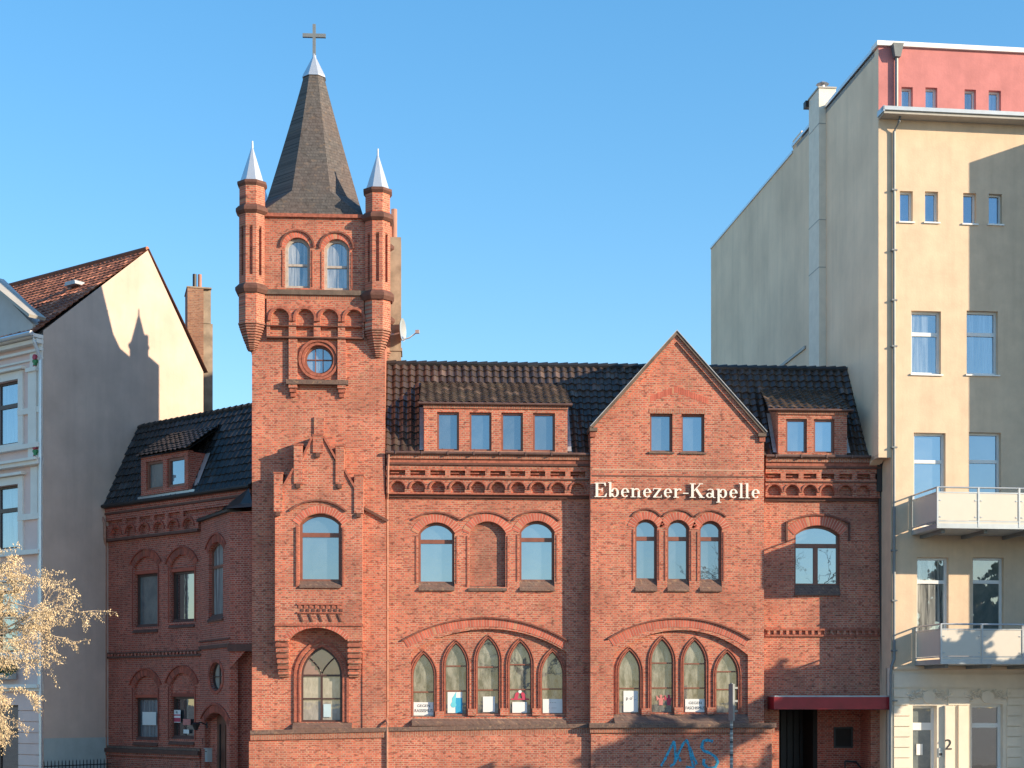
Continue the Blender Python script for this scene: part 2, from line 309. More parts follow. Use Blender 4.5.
def tiles(A,B,C,D,mat,pu=.27,ps=.34,amp=.035,step=.045,name='roof',parent=None,mb=None,umin=None):
    """pantiles: A,B bottom left/right, C,D top right/left as (u,w,z)"""
    A,B,C,D=map(Vector,(A,B,C,D)); nrm=(B-A).cross(D-A).normalized()
    if nrm.z<0: nrm=-nrm
    L=((D-A).length+(C-B).length)/2; rows=max(2,round(L/ps)); us=min(A.x,D.x); ue=max(B.x,C.x)
    K=6; ncol=int((ue-us)/pu)+1; xs=[us+pu*(i/K) for i in range(ncol*K+K+1)]
    m=mb or MB(); prev=None; vs=[]; base=0; faces=[]; rn=[]
    rr=[[random.random() for _ in range(ncol+3)] for _ in range(rows+1)]
    nx=len(xs)
    for r in range(rows):
        off=(random.random()-.5)*.01
        jit=[(random.random()-.5)*.02 for _ in range(ncol+3)]
        for fr,hh in((0.0,1.0),(.98,0.0)):
            s=(r+fr)/rows; l=A.lerp(D,s); q=B.lerp(C,s)
            for x in xs:
                xc=min(max(x,l.x),q.x); f=(xc-l.x)/max(q.x-l.x,1e-6); p=l.lerp(q,f)
                ph=((xc-us)/pu)%1.0
                wave=amp*(math.sin(pi*min(ph/.62,1))**1.2 if ph<.62 else -.35*math.sin(pi*(ph-.62)/.38))
                p=p+nrm*(wave+step*hh+off+jit[int((xc-us)/pu)]); vs.append((p.x,p.y,p.z))
    for k in range(rows*2-1):
        for i in range(nx-1):
            a=k*nx+i; faces.append((a,a+1,a+nx+1,a+nx)); rn.append(rr[k//2][i//K])
    b=len(m.v); m.v+=[(x,-w,z) for x,w,z in vs]; kk=m.mi(mat)
    for f,r_ in zip(faces,rn): m.f.append([b+i for i in f]); m.m.append(kk); m.r.append(r_)
    return m
def text_mesh(txt,size,mat,depth=.004,name='lettering',parent=None,loc=(0,0,0),align='CENTER',sx=1):
    cu=bpy.data.curves.new('t','FONT'); cu.body=txt; cu.size=size; cu.extrude=depth; cu.align_x=align; cu.align_y='CENTER'
    o=bpy.data.objects.new('t',cu); S.collection.objects.link(o); dg=bpy.context.evaluated_depsgraph_get(); dg.update()
    me=bpy.data.meshes.new_from_object(o.evaluated_get(dg)); bpy.data.objects.remove(o); bpy.data.curves.remove(cu)
    me.materials.clear(); me.materials.append(mat); me.name=name
    me.transform(Matrix.Translation(Vector((loc[0],-loc[1],loc[2])))@Matrix.Rotation(R(90),4,'X')@Matrix.Diagonal((sx,1,1,1)))
    n=bpy.data.objects.new(name,me); link(n,parent); return n
# ------------------------------------------------------------ the places everything stands on
YM=54.0
M=Frame((0,YM),0.0)
cw=ray(891); tt=(YM-1.1)/cw.y; RB=Frame((cw.x*tt,YM-1.1),R(3.3))
c2=ray(256); tt=(YM+1.6)/c2.y; W=Frame((c2.x*tt,YM+1.6),R(-44.5))
# townhouse corner 2.8 m in front of the wing's far end
we=W.hit(108); LN=we-Vector((math.sin(R(40.5)),math.cos(R(40.5)),0))*3.0
cc=ray(43); 
# slide the corner along the side wall's line so that it sits on the ray of pixel 43
sd=Vector((math.sin(R(40.5)),math.cos(R(40.5)),0))
den=cc.x*sd.y-cc.y*sd.x; k=(we.x*sd.y-we.y*sd.x)/den; LN=Vector((cc.x*k,cc.y*k,0))
L=Frame((LN.x,LN.y),R(-40.5)); LS=Frame((LN.x,LN.y),R(90-40.5))     # facade ends at u=0; side wall runs from u=0
# ------------------------------------------------------------ ground
g=MB(); g.box(-900,900,-.5,0,-900,900,PAVE); g.build('ground')['kind']='structure'
g=MB(); g.box(-300,300,.004,.008,-YM+6.7,-YM+16,ASPH); g.build('road')['kind']='structure'
g=MB(); g.box(-60,60,.0,.12,-YM-0,-YM+6.5,PAVE); o=g.build('pavement'); o['kind']='structure'
g=MB(); g.box(-60,60,-.02,.14,-YM+6.5,-YM+6.65,TAUPE); o=g.build('kerb'); o['kind']='structure'
# ------------------------------------------------------------ chapel
chapel=thing('chapel','red brick chapel with a corner tower, a tall slate spire and a stepped oriel','church',(0,YM,0))
def hl(y,x,w=0): return M.z(y,x,w)
T=.25; WB=.35
def low(a,zz): return (a[0],a[1],zz,a[3],a[4])
# ---- tower ----
tb=MB(); u=lambda x,w=T: M.u(x,w); z=lambda y,x=318,w=T: M.z(y,x,w)
tl,tr_=u(252),u(385); ttop=z(214); tdepth=4.1
def RX(x0,y0,x1,y1,w=T): return M.u(x0,w),M.u(x1,w),M.z(y1,(x0+x1)/2,w),M.z(y0,(x0+x1)/2,w)   # u0,u1,zbottom,ztop
def AO(x0,x1,yb,ys,yc,w=T): xm=(x0+x1)/2; return M.u(x0,w),M.u(x1,w),M.z(yb,xm,w),M.z(ys,xm,w),M.z(yc,xm,w)
bw1=AO(285,310,288,247,237.5); bw2=AO(324,349.5,290,249,239)
rc=(u(319),z(359.7),13.4/28.9*1.0); RW=.50
# recess behind the oriel: pointed window
pw=AO(301,342,722,676,647); bel=(T+.55)
holes=[archo(*bw1),archo(*bw2),circ(rc[0],rc[1],RW),lancet(*pw)]
tb.prism([(tl,0),(tr_,0),(tr_,ttop),(tl,ttop)],T-WB,T,BR,holes)
tb.box(tl,tr_,0,ttop-.01,T-WB-tdepth,T-WB,BR)
tower=tb.build('tower',chapel)
# belfry window frames, hoods
for a in(bw1,bw2):
    mid=(a[0]+a[1])/2
    window(chapel,archo,a,T,.20,.10,[('h',a[2]+(a[4]-a[2])*.47,.08)],GCUR,WFL)
d=MB()
for a in(bw1,bw2):
    cx,cz,r,al=seg(a[0],a[1],a[3],a[4]); voussoirs(d,cx,cz,r,r+.20,pi/2-al-.12,pi/2+al+.12,T-.01,T+.015)
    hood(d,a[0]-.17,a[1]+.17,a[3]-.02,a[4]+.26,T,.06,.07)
    for q in(a[0]-.1,a[1]+.06): d.box(q,q+.04,a[2]+.05,a[3]-.1,T-.01,T+.02,MOULD)
# ledge under the belfry, cornice under the spire, arch frieze
def ledge(m,x0,x1,y0,y1,w,proj,mat,core=None):
    """stepped moulding: thin dark weathered course over a brick one"""
    u0,u1=M.u(x0,w),M.u(x1,w); za,zb=M.z(y1,(x0+x1)/2,w),M.z(y0,(x0+x1)/2,w); h=zb-za
    m.box(u0,u1,za,za+h*.45,w-.01,w+proj*.55,core or SOL); m.box(u0,u1,za+h*.45+.002,zb,w-.012,w+proj,mat)
ledge(d,264,366,291,300,T,.17,COPE)
d.box(u(264),u(366),z(218),z(214.5),T-.01,T+.10,MOULD); 
# frieze: plate with four round arched niches and square fields below
ft,fb=z(300.5),z(338.5); cs=[u(x) for x in(280.3,305.2,329.4,354.0)]; hw=.30; zsp=z(319.5); rr=.30
nh=[]
for c in cs: nh.append([(c-hw,z(326.5)),(c+hw,z(326.5))]+arc_pts(c,zsp,hw,0,pi,14))
nh2=[]
for i,c in enumerate(cs): nh2.append(rect(c-hw-(.04 if i==0 else 0),c+hw+(.0 if i in(0,3) else 0),z(337.5),z(328)))
d.prism([(u(267),fb),(u(364),fb),(u(364),ft),(u(267),ft)],T-.001,T+.13,BR,nh+nh2)
for c in cs:
    d.band(arc_pts(c,zsp,hw+.02,0,pi,18),arc_pts(c,zsp,hw+.10,0,pi,18),T+.12,T+.19,MOULD)
    for s_ in(-1,1): d.box(c+s_*(hw+.06)-.05,c+s_*(hw+.06)+.05,zsp-.10,zsp-.003,T+.12,T+.20,MOULD)
d.box(u(267),u(364),z(327.5),z(326.8),T+.12,T+.17,MOULDD); d.box(u(267),u(364),fb-.03,fb+.02,T+.001,T+.17,MOULDD)
# strips beside the round window and the bracketed ledge below
for x0,x1 in((289,297.5),(337.7,346)): d.box(u(x0),u(x1),z(381),fb-.03,T-.01,T+.12,BR)
d.box(u(286.6),u(348.5),z(385.5),z(381),T-.01,T+.24,SILL)
for x0,x1 in((289,297.5),(337.7,346)):
    for k_,(a_,b_) in enumerate(((385.6,389),(389,393),(393,397.5))): d.box(u(x0+k_*.9),u(x1-k_*.9),z(b_),z(a_),T-.01-.001*k_,T+.20-.055*k_,MOULD if k_ else BR)
d.band(circ(rc[0],rc[1],RW,0,40),circ(rc[0],rc[1],RW+.09,0,40),T-.01,T+.05,MOULD,closed=True)
d.band(circ(rc[0],rc[1],RW+.11,0,40),circ(rc[0],rc[1],RW+.20,0,40),T-.01,T+.09,MOULD,closed=True)
d.build('tower_trim',chapel)
window(chapel,circ,(rc[0],rc[1],RW),T,.2,.07,[('h',rc[1]+.02,.03),('v',rc[0]-.13,None,None,.03),('v',rc[0]+.13,None,None,.03)],GBLUE,WFR,name='round_window')
# ---- corner turrets ----
def octr(cu,cw,r,z,n=8): 
    q=r/math.cos(pi/8); return [(cu+q*math.cos(pi/8+k*pi/4),cw+q*math.sin(pi/8+k*pi/4),z) for k in range(8)]
def turret(cu,cw,dz):
    m=MB(); Z=lambda y: z(y)+dz
    prof=[(353,.10),(350,.16),(346,.20),(341,.27),(336,.33),(331,.39),(326,.44)]
    r0=None; lv=[]
    for (ya,ra),(yb,rb) in zip(prof,prof[1:]):                      # corbelled courses
        za,zb=Z(ya),Z(yb); n_=2
        for q in range(n_):
            zz0=za+(zb-za)*q/n_; zz1=za+(zb-za)*(q+1)/n_; r=ra+(rb-ra)*(q+1)/n_
            lv+=[octr(cu,cw,r-.03,zz0),octr(cu,cw,r-.03,zz0+(zz1-zz0)*.35),octr(cu,cw,r+.02,zz0+(zz1-zz0)*.4),octr(cu,cw,r+.02,zz1)]
    m.rings(lv,BRW)
    m.rings([octr(cu,cw,.44,Z(326)),octr(cu,cw,.44,Z(296))],BR)
    m.rings([octr(cu,cw,.50,Z(297)),octr(cu,cw,.56,Z(293.5)),octr(cu,cw,.56,Z(291)),octr(cu,cw,.45,Z(287.5))],MOULDD)
    # shaft with a slit in every face
    def notch(zv,dp):
        o=octr(cu,cw,.43,zv); out=[]
        for k in range(8):
            a,b=Vector(o[k]),Vector(o[(k+1)%8]); c=(a+b)/2; t=(b-a).normalized(); n=Vector((c.x-cu,c.y-cw,0)).normalized()
            out+=[tuple(a),tuple(c-t*.055),tuple(c-t*.055-n*dp),tuple(c+t*.055-n*dp),tuple(c+t*.055)]
        return out
    m.rings([notch(Z(288),0.0005),notch(Z(279),.0005),notch(Z(278.8),.10),notch(Z(233),.10),notch(Z(230),.0005),notch(Z(216),.0005)],BR,cap=False)
    m.rings([octr(cu,cw,.46,Z(218)),octr(cu,cw,.54,Z(215.5)),octr(cu,cw,.54,Z(212.5)),octr(cu,cw,.45,Z(209.5))],MOULDD)
    m.rings([octr(cu,cw,.42,Z(210)),octr(cu,cw,.42,Z(190))],BR)
    m.rings([octr(cu,cw,.43,Z(190.5)),octr(cu,cw,.49,Z(188)),octr(cu,cw,.49,Z(185.5)),octr(cu,cw,.40,Z(184.5))],MOULDD)
    t=m.build('turret',chapel)
    c=MB(); c.rings([octr(cu,cw,.40,Z(185)),octr(cu,cw,.36,Z(181.5)),octr(cu,cw,.055,Z(152)),octr(cu,cw,.035,Z(150)),octr(cu,cw,.028,Z(143))],ZPALE); c.build('turret_cap',t)
tL=(u(251.5)+.02,T-.05); tR=(u(378.3)-.02,T-.05)
turret(*tL,0.03); turret(*tR,-.14); turret(tL[0],T-WB-tdepth+.35,0); turret(tR[0],T-WB-tdepth+.35,0)
# ---- spire ----
sc_w=T-WB-tdepth/2+.42; sc_u=M.u(314.2,sc_w); D0=1.0/28.9
def zs(y): return M.z(y,314.5,sc_w)
def so8(r,zv): return octr(sc_u,sc_w,r,zv)
m=MB()
zb0,zb1,ztp=z(214.5),z(189)+.05,zs(78)
r1=1.60; rt=.36; rb=1.82
lower=so8(r1,zb1); mid=so8(r1*.80,zs(162)); 
kk=[]
for q in range(0,11):
    f=q/10; y=190+(78-190)*f; kk.append(so8(r1+(rt-r1)*(1-(1-f)**1.05),zb1+(ztp-zb1)*f))
m.rings(kk,SLATE)
# base with broaches: square eaves to octagon
h=rb; inn=.74
sq={}
faces_=[]
o8=lower   # vertex k at angle 22.5+45k
def P(x,y,zv=zb0): return (sc_u+x,sc_w+y,zv)
corner=[P(h,h),P(-h,h),P(-h,-h),P(h,-h)]
# faces: side normals at 0,90,180,270 (between vertices 7-0,1-2,3-4,5-6)
sides={0:(7,0,P(h,-inn),P(h,inn)),1:(1,2,P(inn,h),P(-inn,h)),2:(3,4,P(-h,inn),P(-h,-inn)),3:(5,6,P(-inn,-h),P(inn,-h))}
vs=list(o8)+corner
for s_,(a_,b_,p_,q_) in sides.items(): vs+= [p_,q_]
idx=lambda s_,e: 12+2*s_+e
F_=[]
for s_ in range(4):
    a_,b_,_,_=sides[s_]; F_.append((a_,b_,idx(s_,1),idx(s_,0)))
for c_ in range(4):                                   # corner c between side c and side c+1
    s2=(c_+1)%4; o1=sides[c_][1]; o2=sides[s2][0]
    F_+=[(o1,idx(c_,1),8+c_),(o2,8+c_,idx(s2,0)),(o1,8+c_,o2)]
m.add(vs,F_,SLATE,.5)
eb=.08
m.box(sc_u-h-eb,sc_u+h+eb,zb0-.07,zb0+.02,sc_w-h-eb,sc_w+h+eb,COPE)
spire=m.build('spire',chapel)
c=MB(); c.rings([so8(rt+.05,zs(79)),so8(rt+.03,zs(77)),so8(.07,zs(58)),so8(.05,zs(54))],ZPALE); c.build('spire_cap',spire)
c=MB(); zt_=zs(24.5); c.box(sc_u-.055,sc_u+.055,zs(56),zt_,sc_w-.05,sc_w+.05,DGALV); c.box(sc_u-.41,sc_u+.41,zs(37.6),zs(34.0),sc_w-.052,sc_w+.052,DGALV); c.build('cross',spire)
# ---- chimney behind the tower ----
c=MB(); w_=-3.6; c.box(M.u(372,w_),M.u(401,w_),9,M.z(237,390,w_),w_-1.0,w_,CHIM); c.box(M.u(371,w_),M.u(402.2,w_),M.z(351,390,w_),M.z(348,390,w_),w_-1.02,w_+.04,CHIM)
chm=c.build('chimney',chapel); c=MB(); uc_=M.u(394,w_); c.tube([(uc_,w_-.4,M.z(240,390,w_)),(uc_,w_-.4,M.z(206,390,w_))],.11,POT,12); uc_=M.u(384,w_); c.tube([(uc_,w_-.4,M.z(240,390,w_)),(uc_,w_-.4,M.z(212,390,w_))],.11,POT,12); c.build('flue_pot',chm)
# ---- oriel on the tower with its stepped gable ----
WO=T+.58
q=lambda x: M.u(x,WO)
def zo(y): return M.z(y,318,WO)
m=MB()
ow=AO(299.5,341,581.5,524,513.5,WO)
outl=[(275,625),(362.5,625),(362.5,492),(354.5,492),(354.5,488),(343.5,470),(343.5,466),(336,466),(336,463),(323,438),(313,438),(302.5,459),(302.5,464),(294.5,464),(294.5,470),(282.5,490),(282.5,496),(275,496)]
m.prism([(q(x),zo(y)) for x,y in outl],T-.001,WO,BR,[archo(*low(ow,zo(587.5)))])
m.box(q(313),q(323),zo(438),zo(414),T-.002,T+.06,BR)
for x0,x1,y0,y1 in((274,282.8,474,512),(354.3,363.3,475,513),(294,302.8,445.5,484),(335.7,344,446,484),(313,323,436,453)):
    m.box(q(x0),q(x1),zo(y1),zo(y0),T-.002,WO+.055,BR)
    m.box(q(x0)-.02,q(x1)+.02,zo(y0)-.01,zo(y0)+.05,T-.002,WO+.075,MOULD)
    m.box((q(x0)+q(x1))/2-.07,(q(x0)+q(x1))/2+.07,zo(y1)-.14,zo(y1)-.002,WO-.05,WO+.09,MOULDD)
def rake(m,xa,ya,xb,yb,w0,w1,mat,th=.07):
    a=Vector((M.u(xa,w1),M.z(ya,xa,w1))); b=Vector((M.u(xb,w1),M.z(yb,xb,w1))); t=(b-a).normalized(); n=Vector((-t.y,t.x)); 
    if n.y<0:n=-n
    m.prism([tuple(a),tuple(b),tuple(b+n*th),tuple(a+n*th)],w0,w1,mat)
for a_ in((282.8,489,294.3,469),(302.8,459,313.2,437),(322.8,437,336,461),(343.8,470,354.6,489)): rake(m,*a_,T-.002,WO+.05,MOULD)
# under the string: plate with the segmental arch, on corbelled piers
ar=AO(287.5,346,676,640,627.5,WO)
m.prism([(q(275),zo(638)),(ar[0],zo(638))]+[(p[0],p[1]) for p in reversed(archo(*ar)[2:])]+[(ar[1],zo(638)),(q(362.5),zo(638)),(q(362.5),zo(625.2)),(q(275),zo(625.2))],T-.001,WO-.002,BR)
m.box(q(274.5),q(363.2),zo(626),zo(623.8),T+.1,WO+.05,MOULD)
cx,cz,r,al=seg(ar[0],ar[1],ar[3],ar[4]); voussoirs(m,cx,cz,r,r+.17,pi/2-al,pi/2+al,WO-.01,WO+.012)
for x0,x1,s_ in((275,288.5,1),(347.5,362.5,-1)):
    n_=7
    for k_ in range(n_):
        y0=638+k_*5.5; f=k_/n_; a_=x0+(2.5*f if s_==1 else 0); b_=x1-(2.5*f if s_==-1 else 0); wv=WO-.52*f**1.6
        m.box(q(a_),q(b_),zo(y0+3.2),zo(y0)-.001,T-.001,wv+.02,MOULD if k_%2 else BR); m.box(q(a_)+.03,q(b_)-.03,zo(y0+5.5),zo(y0+3.2)-.001,T-.002,wv-.05,BRW)
# inner soffit slab so the oriel reads solid
m.box(q(275)+.03,q(362.5)-.03,zo(624),zo(622),T-.003,WO-.03,BR)
# arch, ribs, ornament
cx,cz,r,al=seg(ow[0],ow[1],ow[3],ow[4]); voussoirs(m,cx,cz,r+.02,r+.26,pi/2-al-.05,pi/2+al+.05,WO-.01,WO+.015)
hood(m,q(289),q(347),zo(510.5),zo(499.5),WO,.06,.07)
for x0 in(296,342.5): m.box(q(x0),q(x0+1.7),zo(586),zo(527),WO-.01,WO+.05,MOULD)
for k_ in range(8):
    xk=298.5+k_*5.55
    for rr_ in range(2): m.box(q(xk)+(.09 if rr_ else 0),q(xk+2.7)+(.09 if rr_ else 0),zo(608+rr_*3.6),zo(605.2+rr_*3.6),WO-.01,WO-.001+.03,MOULDD if rr_ else MOULD)
m.box(q(297),q(342.5),zo(605),zo(603.8),WO-.01,WO+.05,MOULD); m.box(q(297),q(342.5),zo(613.4),zo(612),WO-.01,WO+.05,MOULD)
for k_ in range(5):
    xk=299+k_*9.6; m.prism([(q(xk),zo(614)),(q(xk+1.6),zo(614)),(q(xk+4.6),zo(621.5)),(q(xk+3),zo(621.5))],WO-.01,WO+.04,MOULDD)
m.box(q(282.8),q(354.3),zo(624),zo(600),T,WO-.4,BR)
m.build('oriel',chapel)
# core behind the oriel window
window(chapel,archo,ow,WO,.24,.09,[('h',zo(534.5),.15)],GSKY,WFR,sill=(ow[0]+.001,ow[1]-.001,zo(580.5),zo(588)),sillw=.07)
hz=pw[3]+.02; mu=(pw[0]+pw[1])/2; hwid=(pw[1]-pw[0])/2; rise=pw[4]-pw[3]
wl=[('h',hz,.07),('h',(pw[2]+hz)/2+.0,.05),('v',mu,pw[2],hz,.07),
    ('p',[(mu-.0+(-hwid*.0),hz)]+[(mu-hwid*.60*(i/6)**1.6*1.0,hz+rise*.60*(i/6)) for i in range(1,7)],.03),('p',[(mu+hwid*.60*(i/6)**1.6,hz+rise*.60*(i/6)) for i in range(0,7)],.03)]
pwin=window(chapel,lancet,pw,T,.16,.07,wl,GGREY,WFD,name='pointed_window',sill=(pw[0]-.25,pw[1]+.08,M.z(722,320,T),M.z(731,320,T)),sillw=.12)
m=MB(); m.prism([p for p in lancet(*pw,i=.05)[2:]],T-.16+.005,T-.16+.012,GRED); m.build('tinted_pane',pwin)
m=MB()
def ring_l(m,a,w,off0,off1,proj,mat):
    m.band(lancet(a[0]-off0,a[1]+off0,a[2],a[3],a[4]+off0*1.25)[1:]+[(a[0]-off0,a[2])],lancet(a[0]-off1,a[1]+off1,a[2],a[3],a[4]+off1*1.25)[1:]+[(a[0]-off1,a[2])],w-.01,w+proj,mat)
ring_l(m,pw,T,.02,.08,.04,MOULD); ring_l(m,pw,T,.16,.24,.06,MOULD)
# right buttress with its sloping coping, ledge, plinth
bx0,bx1=u(362.5),u(386)
m.prism([(bx0,0),(bx1,0),(bx1,z(521,386)),(bx0,z(509,364))],T-.001,T+.035,BR)
rake(m,363,509,387,522,T,T+.12,MOULDD,.09)
m.build('buttress',chapel)
# ---- nave wall between tower and gable ----
m=MB(); nu=lambda x: M.u(x,0); nz=lambda y,x=487: M.z(y,x,0)
top=nz(453); g0,g1=nu(385.5),nu(594)
w1=AO(418.5,454.5,583.5,533,522.5,0); w2=AO(469.5,505.5,587,533,521.5,0); w3=AO(519.5,554.5,581.5,532,521,0)
bigA=(nu(411),nu(566.5),nz(717),nz(652),nz(629))
m.prism([(g0,0),(g1,0),(g1,top),(g0,top)],-WB,0,BR,[archo(*low(w1,nz(590.3))),archo(*w2),archo(*low(w3,nz(590.3))),archo(*bigA,n=30)])
m.box(g0,g1,0,top-.01,-WB-.5,-WB,BR)
m.prism(archo(*w2),-.35,-.16,BRW)
m.build('nave_wall',chapel)
for a in(w1,w3): window(chapel,archo,a,0,.24,.08,[('h',nz(541.5 if a is w1 else 539),.14)],GSKY,WFR,sill=(a[0]+.001,a[1]-.001,a[2]+.05,nz(591)),sillw=.08)
m=MB(); m.add([(w2[0],-.16,nz(585.5)),(w2[1],-.16,nz(585.5)),(w2[1]+.05,.06,nz(589)),(w2[0]-.05,.06,nz(589)),(w2[0],-.16,nz(591)),(w2[1],-.16,nz(591)),(w2[1]+.05,.06,nz(591)),(w2[0]-.05,.06,nz(591))],[(0,1,2,3),(3,2,6,7),(0,3,7,4),(1,5,6,2)],SILL)
for a,xa,xb,yc in((w1,412,460.5,512),(w2,462,510,511.5),(w3,512.5,560,510)):
    cx,cz,r,al=seg(a[0],a[1],a[3],a[4]); voussoirs(m,cx,cz,r+.01,r+.27,pi/2-al-.06,pi/2+al+.06,-.01,.016)
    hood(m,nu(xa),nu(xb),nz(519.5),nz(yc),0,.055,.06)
    for e in(a[0]-.10,a[1]+.06): m.box(e,e+.035,a[2],a[3]-.1,-.01,.022,MOULD)
# big blind arch
hb=(nu(402),nu(568.5),nz(640),nz(617)); cx,cz,r,al=seg(*hb); 
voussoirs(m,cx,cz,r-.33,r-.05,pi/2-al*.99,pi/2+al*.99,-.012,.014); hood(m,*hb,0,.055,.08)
m.build('nave_arch_trim',chapel)
def lancets(wp,lst,wall,hole,base,name):
    """pierced filling of a blind arch with its lancet windows"""
    m=MB(); L_=[]
    for x0,x1,ya,yb,bars in lst:
        w_=wp; a=(M.u(x0,w_),M.u(x1,w_),M.z(yb,(x0+x1)/2,w_),M.z(ya+ (x1-x0)*1.05,(x0+x1)/2,w_),M.z(ya,(x0+x1)/2,w_)); L_.append((a,bars,(x0+x1)/2))
    m.prism(hole,wp-.19,wp,BR,[lancet(*a) for a,_,_ in L_])
    for a,_,_ in L_:
        ring_l(m,a,wp,.005,.035,.025,MOULD); ring_l(m,a,wp,.075,.105,.05,MOULD)
    # piers' little feet
    for (a,_,_),(b,_,_) in zip(L_,L_[1:]): m.box(a[1]+.03,b[0]-.03,a[2]-.05,a[2]+.20,wp-.01,wp+.11,BR)
    m.build(name,chapel)
    out=[]
    for k_,(a,bars,xm) in enumerate(L_):
        gl=GDUST
        out.append(window(chapel,lancet,a,wp,.13,.035,[('h',M.z(y,xm,wp),.045) for y in bars],gl,WFL if False else WFR,name='lancet_window',fd=.05))
    return L_
WL=-.14
NL=lancets(WL,[(412.6,434.4,653.5,717,(692,)),(445,467,643,714.5,(666,691)),(477,499.3,638,714,(667,690)),(509,531.4,641.5,714,(664.6,689.5)),(541.3,563.6,651.5,714,(689,))],None,archo(*bigA,n=30),0,'nave_arch_filling')
def sloped(m,u0,u1,zt,zb,wi,wo,mat): 
    m.add([(u0,wi,zt),(u1,wi,zt),(u1,wo,zb+.07),(u0,wo,zb+.07),(u0,wi,zb),(u1,wi,zb),(u1,wo,zb),(u0,wo,zb)],[(0,1,2,3),(3,2,6,7),(7,6,5,4),(0,3,7,4),(1,5,6,2),(0,4,5,1)],mat)
# plinth and base ledge along tower, nave, gable
m=MB()
pz=nz(728.5)
m.prism([(tl-.08,0),(g1-.02,0),(g1-.02,nz(733)),(nu(387),nz(737)),(tl-.08,z(741,252))],-.3,T+.22,BR)
def basel(m,xa,xb,ya,yb,w,proj):
    ua,ub=M.u(xa,w),M.u(xb,w); za,zb=M.z(ya,xa,w),M.z(yb,xb,w)
    m.prism([(ua,za-.34),(ub,zb-.34),(ub,zb-.14),(ua,za-.14)],0,w+proj*.6,SOL)
    m.prism([(ua,za-.137),(ub,zb-.137),(ub,zb),(ua,za)],0,w+proj,SILL)
basel(m,250.5,387.5,730.5,727.5,T+.2,.12); basel(m,387.6,592.5,727.4,723.5,T+.1,.12)
sloped(m,nu(412),nu(566),nz(715.5),nz(723.8)-.07,WL,.205,SILL)
sloped(m,u(293),u(352),z(722,320),z(730,320),T-.02,T+.26,SILL)
m.build('plinth',chapel)
# ---- cornice with arch frieze (nave and right section) ----
def cornice(name,x0,x1,xs,dyr):
    """xs: centres of the arches"""
    m=MB(); w=0; a,b=M.u(x0,0),M.u(x1,0); xm=(x0+x1)/2; Zc=lambda y: M.z(y+dyr,xm,0)
    m.box(a,b,Zc(460.5),Zc(455.5),-.2,.30,SOL)
    m.box(a,b,Zc(464.2),Zc(460.7),-.2,.24,MOULD); m.box(a,b,Zc(466.4),Zc(464.4),-.2,.27,MOULDD); m.box(a,b,Zc(469.8),Zc(466.5),-.2,.20,BR)
    # dentil row
    pitch=(M.u(xs[-1],0)-M.u(xs[0],0))/(len(xs)-1); 
    m.box(a,b,Zc(471.6),Zc(469.9),-.2,.19,BR); m.box(a,b,Zc(480.4),Zc(476.6),-.2,.19,BR); m.box(a,b,Zc(480.2),Zc(479.1),.1,.225,MOULDD)
    for xx in xs:
        uu=M.u(xx,0)
        if uu+pitch/2+.07<b: m.box(uu+pitch/2-.09,uu+pitch/2+.09,Zc(476.5),Zc(471.7),-.2,.19,BR)
        m.box(max(a,uu-pitch/2+.1),min(b,uu+pitch/2-.3),Zc(474.6),Zc(473.6),0,.14,MOULD)
    # arches
    hs=[]
    for xx in xs:
        uu=M.u(xx,0); hs.append([(uu-.24,Zc(493.5)),(uu+.24,Zc(493.5))]+arc_pts(uu,Zc(490),.24,0,pi,12))
    m.prism([(a,Zc(494)),(b,Zc(494)),(b,Zc(480.5)),(a,Zc(480.5))],-.01,.17,BR,hs)
    for xx in xs:
        uu=M.u(xx,0); m.band(arc_pts(uu,Zc(490),.265,0,pi,14),arc_pts(uu,Zc(490),.315,0,pi,14),.16,.215,MOULD)
    m.box(a,b,Zc(495.4),Zc(494.1),-.01,.20,MOULD); m.box(a,b,Zc(498.2),Zc(495.5),-.01,.10,MOULDD)
    o=m.build(name,chapel)
    gm=MB(); gm.tube([(a-.02,.37,Zc(455.0)),(b+.02,.37,Zc(455.0))],.055,GUT,10); 
    for k_ in range(int((b-a)/.9)): gm.box(a+.3+k_*.9,a+.34+k_*.9,Zc(457),Zc(453.4),.30,.44,GUT)
    gm.build('gutter',o)
cornice('cornice',386.5,591,[397.8+19.95*i for i in range(10)],0)
cornice('cornice',764.5,879,[773+17.85*i for i in range(6)],3)
# ---- gable bay ----
WG=.50; gu=lambda x: M.u(x,WG); gz=lambda y,x=678: M.z(y,x,WG)
m=MB()
gw=[AO(635.2,657.2,580,527,519.5,WG),AO(667.2,689.3,580.5,528,520,WG),AO(699.5,721.8,581,529,521,WG)]
tw=[RX(650,413.5,672.5,452,WG),RX(681.5,414,704.5,452.5,WG)]
bigB=(gu(613.5),gu(748),gz(717),gz(655),gz(630))
m.prism([(gu(590.5),0),(gu(764),0),(gu(764),gz(434.5,763)),(gu(762),gz(434.5,763)),(gu(676),gz(336,676)),(gu(592),gz(429,592)),(gu(590.5),gz(429,592))],WG-WB,WG,BR,[archo(*low(a,gz(590.5))) for a in gw]+[rect(*a) for a in tw]+[archo(*bigB,n=30)])
m.prism([(gu(590.5),0),(gu(764),0),(gu(764),gz(434.5,763)-.05),(gu(676),gz(336,676)-.07),(gu(590.5),gz(429,592)-.05)],-.6,WG-WB,BR)
